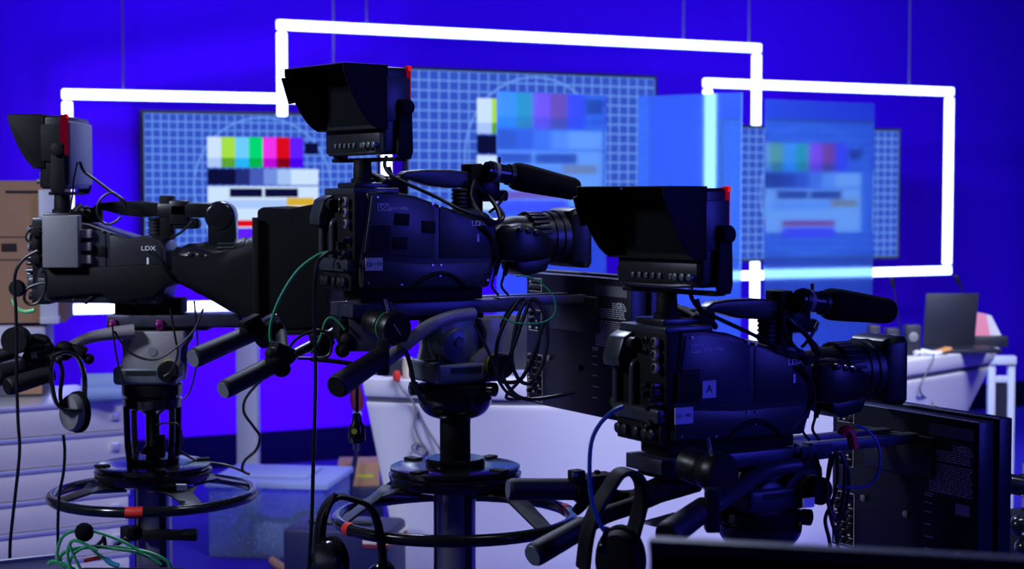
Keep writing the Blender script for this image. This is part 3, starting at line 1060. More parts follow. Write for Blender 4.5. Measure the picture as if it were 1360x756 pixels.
    if variant != 1:
        for dx in (0, 13):
            MB().tube([(SX(663 + dx, 342, -.05)[0], -.05, SX(663 + dx, 342, -.05)[1]), (SX(657 + dx, 366, -.05)[0], -.05, SX(657 + dx, 366, -.05)[1])], .008, 10, radii=[.009, .006]).build('cable_plug', 'matte', cm)
            sc([(657 + dx, 364, -.05), (653 + dx, 380, -.05), (662 + dx, 392, -.05)], .0035)
    # -- lens
    lx0 = SX(655, 320, 0)[0]
    lz = SX(700, 316, 0)[1]
    hx0 = SX(738, 300, 0)[0] + .008
    lens = MB().lathe([(.045, lx0 - .02), (.055, lx0), (.055, lx0 + .03), (.06, lx0 + .05), (.06, lx0 + .10), (.066, lx0 + .12), (.069, hx0 - .05), (.069, hx0 + .01)], (0, 0, lz), 'x', 36).build('lens', 'black', cm)
    prof = []
    k = MB()
    for i in range(28):
        a = 2 * math.pi * i / 28
        rr = Matrix.Rotation(a, 3, 'X')
        k.box(Vector((lx0 + .12, 0, lz)) + rr @ Vector((0, 0, .068)), (.05, .008, .008), rr)
    k.build('focus_ring_ribs', 'rubber', lens, bevel=.002)
    MB().lathe([(.068, hx0 - .045), (.073, hx0 - .043), (.073, hx0 - .03), (.070, hx0 - .028), (.070, hx0 - .02), (.075, hx0 - .018), (.075, hx0)], (0, 0, lz), 'x', 36).build('lens_rings', 'dsteel', lens)
    # servo grip bulging on the right side of the lens
    sx0, sx1 = SX(661, 320, -.08)[0], SX(737, 320, -.08)[0]
    rr = []
    for t, y0, yy, za, zc in ((0, -.03, -.075, -.045, .02), (.12, -.03, -.095, -.06, .035), (.4, -.03, -.105, -.065, .042), (.75, -.03, -.10, -.06, .022), (.95, -.03, -.085, -.05, .0), (1, -.03, -.07, -.04, -.01)):
        x = sx0 + (sx1 - sx0) * t
        cyy, czz = (y0 + yy) / 2, lz + (za + zc) / 2
        hy, hz = abs(y0 - yy) / 2, (zc - za) / 2
        ring = []
        for j in range(20):
            a = 2 * math.pi * j / 20
            c, s_ = math.cos(a), math.sin(a)
            ring.append((x, cyy + hy * math.copysign(abs(c) ** .5, c), czz + hz * math.copysign(abs(s_) ** .5, s_)))
        rr.append(ring)
    sg = MB().rings(rr).build('servo_grip', 'black', lens, angle=50)
    MB().prism([(sx0 + .05, lz - .055), (sx1 - .012, lz - .05), (sx1 - .03, lz - .088), (sx0 + .08, lz - .10), (sx0 + .055, lz - .085)], -.09, .0).build('servo_foot', 'black', lens, bevel=.008)
    for i in range(3):
        MB().lathe([(.008, 0), (.008, -.01), (.005, -.012)], (sx0 + .055 + .025 * i, -.098, lz + .025 - .004 * i), 'y', 12).build('servo_button', 'dsteel', lens)
    # rectangular hood, flaring slightly to the front
    def hr(x, w, h, ins=.014, dz=0):
        return [(x, w - ins, lz + dz + h), (x, w, lz + dz + h - ins), (x, w, lz + dz - h + ins), (x, w - ins, lz + dz - h), (x, -w + ins, lz + dz - h), (x, -w, lz + dz - h + ins), (x, -w, lz + dz + h - ins), (x, -w + ins, lz + dz + h)]
    k = MB()
    k.rings([hr(hx0, .068, .072), hr(hx0 + .012, .074, .079), hr(hx0 + .045, .078, .083), hr(hx0 + .060, .078, .083), hr(hx0 + .060, .073, .078), hr(hx0 + .02, .06, .06)])
    k.build('lens_hood', 'black', lens, bevel=.002)
    MB().lathe([(.05, hx0 + .015), (.05, hx0 + .024), (.03, hx0 + .028), (.001, hx0 + .03)], (0, 0, lz), 'x', 32).build('front_glass', 'gloss', lens)
    # under plate that mates with the head
    (x0, zz), (x1, _) = SX(478, 386, -.05), SX(640, 386, -.05)
    if variant == 1:
        x0, x1 = -.10, .10
    MB().boxr(x0, x1, -.055, .055, .002, zz + .015).build('wedge_plate', 'matte', cm, bevel=.004)
    return cm


F2 = T2
F3 = Fr(((1012 - 680) / FPX * 3.83, 3.83, 1.375 - .305), R(30))
F1 = Fr(((200 - 680) / FPX * 5.05, 5.05, 1.375 - .085), R(0))
C2 = studio_camera(F2, 'middle studio camera, raised highest, with a Q5 / F3 sticker on its side', 2, R(8))
C3 = studio_camera(F3, 'nearest studio camera at the right, with a square letter A sticker on its side', 3, R(8))
C1 = studio_camera(F1, 'left studio camera with a plain grey box on its rear side and a cloth-covered lens', 1, R(0))

# extras on the left camera: grey box on the side, cloth bag and prompter hood
side = F1.on(1, -.16, 80, 320)
def c1(px, py, y):
    v = F1.on(1, y, px, py)
    return v.x, v.z
(xa, za), (xb, zb) = c1(55, 286, -.15), c1(104, 356, -.15)
MB().boxr(xa, xb, -.15, -.10, zb, za).build('power_box', 'lgrey', C1, bevel=.005, label='plain grey box')
for i in range(3):
    (xa2, zt_), (xb2, zb_) = c1(104, 305 + i * 17, -.12), c1(121, 316 + i * 17, -.12)
    MB().boxr(xa2 + .001, xb2, -.125, -.10, zb_, zt_).build('terminal_block', 'grey' if i != 1 else 'lgrey', C1, bevel=.002)
    (xa2, zt_), (xb2, zb_) = c1(43, 303 + i * 18, -.1), c1(55, 314 + i * 18, -.1)
    MB().boxr(xa2, xb2, -.12, -.09, zb_, zt_).build('side_plug', 'matte', C1, bevel=.002)
# lower rear mass of the camera
(xa, za), (xb, zb) = c1(62, 357, -.1), c1(205, 404, -.1)
MB().prism([(xa, za), (c1(215, 350, -.1)[0], c1(215, 350, -.1)[1]), (c1(232, 372, -.1)[0], c1(232, 372, -.1)[1]), (xb, c1(205, 395, -.1)[1] + .0), (c1(148, 404, -.1)[0], max(.004, c1(148, 404, -.1)[1])), (c1(138, 390, -.1)[0], c1(138, 390, -.1)[1]), (xa, c1(62, 396, -.1)[1])], -.12, .1).build('lower_housing', 'matte', C1, bevel=.008)

# cloth from the lens to the prompter hood
ring0, ring1 = [], []
rr = []
for t in (0, .12, .25, .4, .6, .8, 1):
    ring = []
    ztp, zbt = .205 + .025 * t - .03 * math.sin(math.pi * t), .095 - .125 * t
    for j in range(32):
        a = 2 * math.pi * j / 32
        c, s_ = math.cos(a), math.sin(a)
        e = .8 - .4 * t
        hw, hh_ = .10 + .13 * t, (ztp - zbt) / 2
        zc = (ztp + zbt) / 2
        wob = 1 + .045 * math.sin(5 * a + 9 * t) * math.sin(math.pi * min(1, t * 1.1))
        ring.append((.085 + t * .27, hw * wob * math.copysign(abs(c) ** e, c), zc + hh_ * wob * math.copysign(abs(s_) ** e, s_)))
    rr.append(ring)
# ------------------------------------------------------------------ prompter of the left camera
FP = Fr(F1.M @ Vector((.36, 0, 0)), 0)
pr = thing('prompter', FP, 'black cloth prompter hood in front of the left camera lens', 'prompter')
off = Matrix.Translation((-.36, 0, 0))
MB(off).rings(rr).build('lens_cloth', 'cloth', pr, angle=60)
zt_ = FP.on(1, -.25, 343, 275).z
zb_ = FP.on(1, -.25, 343, 436).z
zt2_ = FP.on(1, -.25, 430, 270).z
MB().prism([(.004, zb_), (.004, zt_ - .01), (.02, zt_), (.10, zt_ - .004), (.19, zt2_ + .002), (.215, zt2_ - .02), (.21, zb_ + .005), (.10, zb_ - .004)], -.25, .25).build('fabric_hood', 'cloth', pr, bevel=.006)
for yy in (-.265, .262):
    MB().boxr(-.008, .01, yy - .006, yy + .006, zb_ - .01, zt_ - .03).build('frame_post', 'matte', pr, bevel=.002)
MB().boxr(-.02, .22, -.26, .26, zb_ - .02, zb_ - .006).build('base_tray', 'matte', pr, bevel=.002)


# ------------------------------------------------------------------ monitors on the front rails
def prompter_monitor(F, xoff, hw, zt, zb, label, cut=0):
    fr = Fr(F.M @ Vector((xoff, 0, zb - F.loc.z)), F.rz)
    h = zt - zb
    g = thing('prompter_monitor', fr, label, 'monitor', 'prompter monitors in front of the cameras')
    MB().boxr(0, .05, -hw, hw, 0, h).build('rear_casing', 'nback', g, bevel=.004)
    MB().boxr(.05, .062, -hw + .012, hw - .012, .01, h - .01).build('mid_gap', 'matte', g)
    MB().boxr(.062, .105, -hw - .004, hw + .004, -.006, h + .006).build('front_bezel', 'nback', g, bevel=.004)
    MB().boxr(.105, .107, -hw + .02, hw - .02, .015, h - .015).build('screen_glass', 'gloss', g)
    k = MB()
    k.boxr(.0, .003, -hw + .004, hw - .004, h - .001, h + .0008).boxr(.060, .063, -hw, hw, h + .004, h + .0068)
    k.build('top_edge_trim', 'alu_e', g)

    def B(u, v):
        return hw - u * 2 * hw, (1 - v) * h
    # connector strip: rows of framed sockets
    for (u0, u1, v0, v1, nx, ny) in ((.02, .17, .62, .98, 3, 7), (.03, .16, .28, .44, 2, 3), (.04, .16, .04, .14, 3, 2)):
        fr_, so, sh = MB(), MB(), MB()
        (ya, za), (yb, zb2) = B(u0, v0), B(u1, v1)
        t = .0013
        for q in ((ya, yb, za, za - t), (ya, yb, zb2 + t, zb2), (ya, ya - t, za, zb2), (yb + t, yb, za, zb2)):
            fr_.boxr(-.0012, 0, q[0], q[1], q[2], q[3])
        for i in range(nx):
            for j in range(ny):
                y_, z_ = ya + (yb - ya) * (i + .5) / nx, za + (zb2 - za) * (j + .5) / ny
                if random.random() < .75:
                    so.lathe([(.006, 0), (.007, -.004), (.0055, -.012), (.003, -.013)], (0, y_, z_), 'x', 10)
                    sh.boxr(-.0012, 0, y_ + .008, y_ - .006, z_ + .009, z_ + .0105)
                else:
                    so.boxr(-.006, 0, y_ - .006, y_ + .006, z_ - .005, z_ + .005)
                    sh.boxr(-.007, -.006, y_ - .004, y_ + .004, z_ - .002, z_ + .002)
        cp = so.build('connector_group', 'dsteel', g)
        fr_.build('frame_lines', 'print', cp)
        sh.build('connector_marks', 'print', cp)
    # rating labels made of lines of small print
    lb = MB()
    random.seed(3)
    (ya, za), (yb, zb2) = B(.68, .05), B(.97, .125)
    lb.boxr(-.0006, 0, ya, yb, za, zb2)
    lb.build('name_plate', 'platey', g)
    ln = MB()
    for j in range(22):
        v = .17 + j * .0145
        u = .69
        if j in (8,):
            continue
        while u < .95:
            w_ = .008 + .03 * random.random()
            if j < 3 and u < .84:
                u += .03
                continue
            (ya, za), (yb, zb2) = B(u, v), B(min(u + w_, .965), v + .0072)
            ln.boxr(-.0005, 0, ya, yb, za, zb2)
            u += w_ + .006
    ln.build('small_print', 'print', g)
    for (v) in (.50, .515, .56, .62, .70, .78, .86):
        (ya, za), (yb, zb2) = B(.66, v), B(.70 + .03 * random.random(), v + .008)
        MB().boxr(-.0005, 0, ya, yb, za, zb2).build('stamped_mark', 'print', g)
    (ya, za), (yb, zb2) = B(.68, .14), B(.97, .50)
    MB().boxr(-.0002, 0, ya, yb, za, zb2).build('rating_label', 'lab_d', g)
    y_, z_ = B(.905, .185)
    text('CE', .022, on_back(-.0008, y_, z_), 'print', g)
    (ya, za), (yb, zb2) = B(.86, .53), B(.95, .60)
    MB().boxr(-.001, 0, ya, yb, za, zb2).build('sticker', 'sticker', g, label='small white sticker')
    y_, z_ = B(.845 if F is F2 else .88, .87)
    MB().lathe([(.014, 0), (.014, -.001)], (0, y_, z_), 'x', 24).build('round_sticker', 'yellow', g, label='round yellow sticker')
    for u, v in ((.28, .31), (.56, .34), (.24, .63), (.54, .67)):
        y_, z_ = B(u, v)
        MB().lathe([(.009, 0), (.009, -.006), (.006, -.008)], (0, y_, z_), 'x', 16).build('wall_mount_knob', 'lgrey', g)
    # arm that carries it from the head plate
    MB().boxr(-.006, 0, -.03 + .12, hw * .9, h - .075, h - .055).build('arm_bracket', 'dsteel', g, bevel=.002)
    return g, fr, h


M['nback'] = mat('dark_navy_casing', (0.009, 0.010, 0.022), 0.36, spec=0.4, bump=0.1, scale=300)
M['lab_d'] = mat('dark_label', (0.014, 0.015, 0.024), 0.5)
M['platey'] = mat('grey_name_plate', (0.20, 0.21, 0.24), 0.5)
prompter_monitor(F2, .38, .27, 1.427, 1.047, 'black monitor seen from behind, hung in front of the middle camera')
prompter_monitor(F3, .44, .255, 1.122, .745, 'black monitor seen from behind at the right, in front of the nearest camera')


# ------------------------------------------------------------------ pedestals
def pedestal(F, label, col_top, disc_top, ring_z, ring_r, variant, tape):
    """F: frame at the floor under the camera"""
    fr = Fr((F.loc.x, F.loc.y, 0), F.rz)
    g = thing('camera_pedestal', fr, label, 'pedestal', 'camera pedestals')
    MB().lathe([(.055, .06), (.055, disc_top - .05)], n=32).build('lower_column', 'chrome', g)
    k = MB()
    for a in (70, 190, 310):
        c, s_ = math.cos(R(a) - F.rz), math.sin(R(a) - F.rz)
        k.boxr
        rr = Matrix.Rotation(R(a) - F.rz, 3, 'Z')
        k.box(Vector((c * .047, s_ * .047, (disc_top - .05 + .3) / 2)), (.02, .022, disc_top - .36), rr)
    k.build('column_guides', 'dsteel', g)
    k = MB().lathe([(.12, .03), (.14, .06), (.13, .22), (.08, .27)], n=32)
    for a in (90, 210, 330):
        rr = Matrix.Rotation(R(a), 3, 'Z')
        k.box(rr @ Vector((.26, 0, .12)), (.34, .09, .10), rr)
    k.build('base', 'dsteel', g, bevel=.008)
    for a in (90, 210, 330):
        rr = Matrix.Rotation(R(a), 3, 'Z')
        p = rr @ Vector((.38, 0, .06))
        MB().lathe([(.03, -.025), (.06, -.025), (.06, .025), (.03, .025)], p, 'y', 20, None).build('wheel', 'rubber', g)
    d = disc_top
    MB().lathe([(.07, d - .062), (.12, d - .062), (.165, d - .05), (.176, d - .035), (.178, d - .02), (.166, d - .018), (.166, d - .012), (.174, d - .010), (.174, d - .002), (.168, d), (.08, d)], n=56).build('balance_disc', 'gloss', g)
    for a in (25, 110, 205, 290):
        rr = Matrix.Rotation(R(a), 3, 'Z')
        MB().box(rr @ Vector((.155, 0, d + .002)), (.045, .03, .007), rr).build('disc_clip', 'matte', g, bevel=.002)
    MB().lathe([(.045, d - .002), (.078, d - .002), (.080, d + .004), (.080, d + .018), (.076, d + .021), (.045, d + .021)], n=40).build('collar', 'gloss', g)
    # spokes
    for i, a in enumerate((20, 140, 200, 320) if variant != 1 else (25, 150, 215, 305)):
        rr = Matrix.Rotation(R(a) - F.rz, 3, 'Z')
        P = [(.11, -.065, d - .062), (.185, -.06, d - .050), (.21, -.035, d - .062), (ring_r - .008, -.03, ring_z + .012), (ring_r - .008, .03, ring_z + .012), (.21, .035, d - .062), (.185, .06, d - .050), (.11, .065, d - .062)]
        k = MB()
        k.rings([[rr @ Vector(p) for p in P], [rr @ (Vector(p) - Vector((0, 0, .008))) for p in P]])
        k.build('spoke', 'dsteel', g, bevel=.002)
    pts = [(ring_r * math.cos(2 * math.pi * i / 72), ring_r * math.sin(2 * math.pi * i / 72), ring_z) for i in range(72)]
    MB().tube(pts, .016, 14, closed=True).build('steering_ring', 'gloss', g)
    for a, l in tape:
        aa = [R(a) - F.rz + (t / 4 - .5) * l for t in range(5)]
        MB().tube([(ring_r * math.cos(q), ring_r * math.sin(q), ring_z) for q in aa], .0175, 14).build('tape_band', 'red', g, label='red tape band')
    if variant == 1:
        rr = Matrix.Rotation(R(-62), 3, 'Z')
        MB().box(Vector((.13, -.215, ring_z + .058)), (.03, .004, .024), Matrix.Rotation(R(35), 3, 'X')).build('spoke_sticker', 'sticker', g)
        # four struts around the inner shaft
        MB().lathe([(.022, d), (.022, d + .03), (.04, d + .032), (.03, d + .05), (.022, d + .055), (.022, col_top - .02), (.05, col_top)], n=24).build('inner_shaft', 'gloss', g)
        for a in (35, 145, 215, 325):
            c, s_ = math.cos(R(a)), math.sin(R(a))
            MB().tube([(c * .075, s_ * .075, d + .004), (c * .082, s_ * .082, d + .06), (c * .085, s_ * .085, col_top + .01)], .010, 8).build('strut', 'gloss', g)
        MB().lathe([(.075, col_top), (.088, col_top + .005), (.09, col_top + .03), (.084, col_top + .034), (.084, col_top + .04), (.092, col_top + .044), (.092, col_top + .075), (.07, col_top + .08)], n=40).build('bowl', 'gloss', g)
        MB().boxr(.02, .055, -.10, -.075, d + .03, d + .10).build('clip_box', 'matte', g, bevel=.003)
        k = MB().boxr(-.02, .115, -.075, -.045, ring_z - .13, ring_z - .10)
        k.lathe([(.018, .10), (.02, .14), (.016, .145)], (0, -.06, ring_z - .115), 'x', 12)
        k.lathe([(.03, 0), (.03, .04)], (-.06, -.06, ring_z - .13), 'z', 12)
        k.build('column_lock', 'matte', g, bevel=.003)
    else:
        MB().lathe([(.041, d - .01), (.041, col_top)], n=36).build('upper_column', 'matte', g)
        c = col_top
        prof = [(.042, c - .005)]
        for i in range(9):
            t = math.pi / 2 * i / 8
            prof.append((.042 + .056 * math.sin(t) , c + .052 * (1 - math.cos(t))))
        prof += [(.098, c + .058), (.093, c + .061), (.093, c + .066), (.101, c + .070), (.101, c + .090), (.094, c + .094), (.06, c + .10)]
        MB().lathe(prof, n=48).build('bowl', 'gloss', g)
        for a in (200, 330, 80):
            rr = Matrix.Rotation(R(a) - F.rz, 3, 'Z')
            k = MB().lathe([(.012, .092), (.012, .104), (.019, .106), (.019, .124), (.012, .127)], (0, 0, c + .082), 'x', 12)
            k.bm.transform(Matrix.Translation((0, 0, 0)) @ rr.to_4x4())
            k.build('bowl_knob', 'gloss', g)
    return g


pedestal(F2, 'camera pedestal under the middle camera, with a bare black upper column', 1.058, .93, .79, .315, 2, [(-148, .09), (17, .12)])
pedestal(F3, 'camera pedestal under the nearest camera, mostly below the picture edge', .83, .70, .58, .315, 3, [(40, .1)])
pedestal(F1, 'left pedestal with four struts and red tape on the front of its ring', 1.0, .83, .735, .305, 1, [(-88, .16)])


# ------------------------------------------------------------------ pan heads
def pan_head(F, label, zb, variant):
    """F is the camera frame (origin at the top of the sliding plate); zb is the height of the head's foot"""
    fr = Fr((F.loc.x, F.loc.y, zb), F.rz)
    h = F.loc.z - zb
    g = thing('pan_head', fr, label, 'tripod head', 'pan heads with handles')
    x0, x1 = -.33, .16
    if variant == 1:
        x0, x1 = -.12, .28
    MB().boxr(x0, x1, -.07, .07, h - .034, h).build('sliding_plate', 'rail', g, bevel=.003)
    MB().boxr(x0 + .02, x1 - .1, -.05, .05, h - .048, h - .034).build('plate_rail', 'matte', g, bevel=.002)
    m1, m2 = ('grey', 'teal')
    if variant == 3:
        m1, m2 = 'dgrey', 'dgrey'
    zc = h - .048
    prof = [(-.075, zc), (.115, zc), (.118, zc - .03), (.100, .11), (.095, .03), (.09, .0), (-.07, .0), (-.085, .03), (-.07, .09)]
    MB().prism(prof if variant == 1 else [(.03, zc), (.115, zc), (.118, zc - .03), (.100, .11), (.095, .03), (.09, .0), (.0, .0), (.01, .06), (.045, .09), (.05, .13)], -.085, -.055).build('side_cheek', m1, g, bevel=.006)
    MB().prism(prof, -.060, -.05).build('inner_cheek', m2, g, bevel=.003)
    MB().prism(prof, .055, .075).build('side_cheek', m1, g, bevel=.006)
    MB().lathe([(.02, -.05), (.066, -.05), (.068, 0), (.066, .05), (.02, .05)], (.01, 0, zc - .07), 'y', 36).build('tilt_drum', 'teal' if variant != 1 else 'grey', g)
    MB().boxr(-.10, .09, -.09, .085, 0, .055).build('head_base', m2, g, bevel=.012, seg=3)
    MB().lathe([(.040, -.082), (.046, -.078), (.048, -.055)], (.02 if variant == 1 else -.03, 0, zc - .070), 'y', 32).build('drum_cap', m2, g)
    MB().lathe([(.0, -.088), (.014, -.088), (.016, -.08)], (.02 if variant == 1 else -.03, 0, zc - .06), 'y', 10).build('cap_screw', 'lgrey', g)
    k = MB().lathe([(.0, -.135), (.028, -.135), (.032, -.13), (.032, -.085), (.0, -.085)], (.075, 0, .045), 'y', 24)
    k.build('brake_knob', 'matte', g)
    MB().lathe([(.033, -.10), (.034, -.094), (.033, -.088)], (.075, 0, .045), 'y', 24).build('brake_knob_ring', 'yellow', g)
    MB().boxr(-.06, .03, -.092, -.0895, .03, .044).build('level_strip', 'dsteel', g)
    return g, fr


M['dgrey'] = mat('dark_head_grey', (0.045, 0.047, 0.065), 0.45, 0.3)
H2, fh2 = pan_head(F2, 'pale grey pan head with two black grips under the middle camera', 1.158, 2)
H3, fh3 = pan_head(F3, 'dark pan head under the nearest camera, a horizontal grip sticking out left', .93, 3)
H1, fh1 = pan_head(F1, 'pale grey pan head under the left camera with a bent silver handle', 1.08, 1)


def grip(g, fr, a, b_, r0, r1=None, cap='cap', name='hand_grip', m='rubber'):
    """a is the free end"""
    A, B_ = fr.w(*a), fr.w(*b_)
    d = (B_ - A).normalized()
    r1 = r1 or r0
    k = MB().tube([A, A + d * .004, A + d * .012, A + (B_ - A) * .5, B_], 0, 24, radii=[r0 * .86, r0 * .97, r0, (r0 + r1) / 2, r1])
    o = k.build(name, m, g)
    if cap:
        MB().cyl(A - d * .003, A + d * .001, r0 * .84, n=24).build('grip_cap', cap, o)
    return A, B_


def bar(g, fr, pts, r, m='grey', name='pan_bar', sm=4, radii=None):
    P = [fr.w(*p) for p in pts]
    MB().tube(P, r, 14, smooth=sm, radii=radii).build(name, m, g)
    return P


def drag_knob(g, fr, c, Y, r, mark, ang=-30):
    """big round tilt drag knob, its disc turned towards the right front"""
    C = fr.w(*c, Y)
    ax = (fr.I.to_3x3() @ Vector((math.sin(R(38)), -math.cos(R(38)), -.1))).normalized()
    q = ax.to_track_quat('Z', 'Y').to_matrix()
    k = MB().lathe([(r * .55, -.105), (r * .82, -.10), (r * .85, -.05), (r * .8, -.045), (r * .86, -.04), (r * .9, -.02), (r, -.016), (r, .004), (r * .93, .01), (0, .01)], C, 'z', 40, q)
    o = k.build('drag_knob', 'black', g)
    if mark == 2:
        MB().lathe([(r * .865, -.034), (r * .885, -.032), (r * .885, -.029), (r * .865, -.027)], C, 'z', 40, q).build('green_line', 'green', o)
        MB().tube([C + q @ Vector((-.012, .014, .0105)), C + q @ Vector((.010, -.014, .0105))], .002, 6).build('mark_line', 'sticker', o)
    for s_, l in ((1, .03), (-1, .02)):
        a0 = C + q @ Vector((0, 0, -.03)) + Vector((0, 0, s_ * r * .9))
        MB().cyl(a0, a0 + Vector((-.008, 0, s_ * l)), .0045, n=10).build('drag_lever', 'silver', g)
    return C


# --- middle camera handles
D = 4.0
drag_knob(H2, fh2, (525, 437), 4.04, .043, 2)
bar(H2, fh2, [(628, 417, 4.3), (600, 421, 4.25), (572, 432, 4.2), (545, 452, 4.1), (520, 474, 4.0), (497, 490, 3.95)], .017, 'grey')
grip(H2, fh2, (447, 514, 3.78), (506, 474, 3.93), .029, .025, 'matte')
MB().prism([(0, 0), (.035, 0), (.045, .075), (.01, .08)], -.012, .012).bm
k = MB(Matrix.Translation(fh2.w(508, 498, 3.93)) @ Matrix.Rotation(R(-30) , 4, 'Z'))
k.boxr(-.012, .016, -.02, .02, 0, .085)
k.build('handle_clamp', 'dsteel', H2, bevel=.004)
k = MB()
k.tube([fh2.w(470, 470, 3.95), fh2.w(440, 455, 3.95), fh2.w(413, 478, 3.95)], .004, 8)
# left-hand long bar with the lower grip
bar(H2, fh2, [(548, 404, 4.6), (480, 420, 4.5), (455, 434, 4.4), (420, 455, 4.3), (384, 474, 4.2)], .014, 'dsteel')
grip(H2, fh2, (297, 518, 4.02), (372, 480, 4.16), .024, .024, 'cap')
k = MB()
for (px, py, Y, r_) in ((368, 478, 4.15, .030), (374, 490, 4.15, .024), (382, 474, 4.16, .022), (362, 470, 4.14, .02)):
    k.ball(fh2.w(px, py, Y), r_, (1, 1, .9))
k.box(fh2.w(372, 468, 4.16), (.05, .06, .04), Matrix.Rotation(R(25), 3, 'Y'))
k.build('zoom_control', 'matte', H2, bevel=.003)
# upper grip with focus control
grip(H2, fh2, (257, 476, 4.22), (338, 441, 4.38), .0265, .024, 'cap')
bar(H2, fh2, [(338, 441, 4.38), (360, 434, 4.4), (372, 440, 4.41), (376, 470, 4.25)], .016, 'matte')
k = MB()
k.cyl(fh2.w(345, 447, 4.38), fh2.w(368, 436, 4.42), .036, .034, 20)
k.box(fh2.w(334, 430, 4.36), (.05, .04, .035), Matrix.Rotation(R(-25), 3, 'Y'))
k.cyl(fh2.w(327, 430, 4.35), fh2.w(322, 434, 4.34), .01, n=12)
k.build('focus_control', 'matte', H2, bevel=.003)
k = MB().box(fh2.w(357, 425, 4.38), (.045, .035, .018), Matrix.Rotation(R(-25), 3, 'Y'))
k.build('silver_plate', 'silver', H2, bevel=.003)
k = MB()
k.box(fh2.w(428, 452, 4.3), (.045, .05, .04), Matrix.Rotation(R(-25), 3, 'Y')).ball(fh2.w(430, 466, 4.3), .022).ball(fh2.w(420, 446, 4.3), .02)
k.build('bar_clamp', 'matte', H2, bevel=.004)
k = MB()
k.box(fh2.w(458, 438, 4.25), (.05, .05, .05), None).ball(fh2.w(459, 448, 4.25), .026).ball(fh2.w(462, 452, 4.23), .026)
k.build('rosette_joint', 'matte', H2, bevel=.004)
MB().ball(fh2.w(455, 465, 4.2), .02).build('joint_knob', 'matte', H2)
MB().tube([fh2.w(470, 484, 4.1), fh2.w(446, 480, 4.1), fh2.w(412, 477, 4.1)], .006, 8).build('thin_lever', 'matte', H2)
# dark square plate behind the drag knob
a, b_ = fh2.w(463, 399, 4.22), fh2.w(519, 467, 4.22)
k = MB().box((a + b_) / 2, (math.hypot(b_.x - a.x, b_.y - a.y), .012, abs(a.z - b_.z)), Matrix.Rotation(-fh2.rz, 3, 'Z'))
k.build('rear_plate', 'rail', H2, bevel=.003)
MB().tube([fh2.w(525, 412, 4.12), fh2.w(518, 401, 4.12)], .0035, 8).build('lock_pin', 'silver', H2)

# --- nearest camera handles
drag_knob(H3, fh3, (957, 630), 3.5, .046, 3)
bar(H3, fh3, [(1060, 618, 3.75), (1020, 625, 3.7), (985, 648, 3.6), (955, 668, 3.5), (925, 690, 3.45)], .017, 'dgrey')
grip(H3, fh3, (885, 712, 3.3), (935, 676, 3.42), .029, .026, 'matte')
k = MB(Matrix.Translation(fh3.w(945, 706, 3.4)) @ Matrix.Rotation(R(-30), 4, 'Z')).boxr(-.014, .016, -.02, .02, 0, .09)
k.build('handle_clamp', 'dsteel', H3, bevel=.004)
grip(H3, fh3, (676, 650, 3.62), (765, 650, 3.66), .0245, .0245, 'cap')
bar(H3, fh3, [(765, 650, 3.66), (785, 650, 3.66), (815, 662, 3.67), (850, 662, 3.69), (880, 654, 3.72), (925, 640, 3.76)], .017, 'matte', radii=[.02, .02, .02, .022, .022, .024])
k = MB()
k.cyl(fh3.w(764, 650, 3.66), fh3.w(794, 650, 3.67), .03, n=20)
k.boxr(*[v for p in ((fh3.w(758, 634, 3.64).x, fh3.w(758, 634, 3.64).x + .03),) for v in p], fh3.w(758, 634, 3.64).y - .015, fh3.w(758, 634, 3.64).y + .015, fh3.w(758, 640, 3.64).z, fh3.w(758, 625, 3.64).z)
k.box(fh3.w(795, 638, 3.68), (.07, .05, .03)).box(fh3.w(793, 628, 3.68), (.012, .012, .012))
k.cyl(fh3.w(768, 668, 3.66), fh3.w(776, 676, 3.66), .022, n=16)
k.build('focus_control', 'matte', H3, bevel=.003)
MB().box(fh3.w(763, 631, 3.63), (.012, .006, .008)).build('silver_switch', 'silver', H3)
grip(H3, fh3, (708, 738, 3.45), (775, 700, 3.55), .0265, .024, 'cap')
bar(H3, fh3, [(775, 700, 3.55), (805, 684, 3.58), (840, 672, 3.62), (880, 655, 3.68)], .019, 'matte')
MB().prism([(fh3.w(838, 691, 3.6).x, fh3.w(838, 691, 3.6).z), (fh3.w(905, 683, 3.6).x, fh3.w(905, 683, 3.6).z), (fh3.w(905, 706, 3.6).x, fh3.w(905, 706, 3.6).z)], fh3.w(870, 690, 3.6).y - .05, fh3.w(870, 690, 3.6).y + .0).build('wedge_bracket', 'rail', H3, bevel=.002)
k = MB().ball(fh3.w(848, 664, 3.67), .027).ball(fh3.w(862, 656, 3.68), .03).ball(fh3.w(876, 648, 3.7), .03, (1.3, 1, .8))
k.build('rosette_joint', 'matte', H3)
MB().box(fh3.w(1074, 668, 3.5), (.03, .003, .02)).build('small_sticker', 'print', H3)

# --- left camera handles
bar(H1, fh1, [(178, 440, 4.95), (150, 443, 4.93), (118, 449, 4.9), (95, 460, 4.85), (60, 480, 4.8)], .017, 'grey', radii=[.022, .02, .017, .016, .016])
bar(H1, fh1, [(112, 449, 4.9), (80, 469, 4.85), (45, 488, 4.8)], .013, 'matte')
grip(H1, fh1, (-8, 500, 4.65), (62, 484, 4.8), .031, .028, 'cap')
grip(H1, fh1, (10, 514, 4.62), (68, 496, 4.72), .026, .024, 'matte')
grip(H1, fh1, (-30, 482, 4.7), (20, 467, 4.75), .02, .02, 'matte')
k = MB()
A = fh1.w(22, 452, 4.68)
k.lathe([(0, -.025), (.036, -.025), (.039, -.02), (.039, .02), (.036, .025), (0, .025)], A, 'y', 32)
k.build('round_control', 'matte', H1)
k = MB().ball(fh1.w(50, 455, 4.75), .033, (1.2, .8, .8)).ball(fh1.w(62, 462, 4.75), .022)
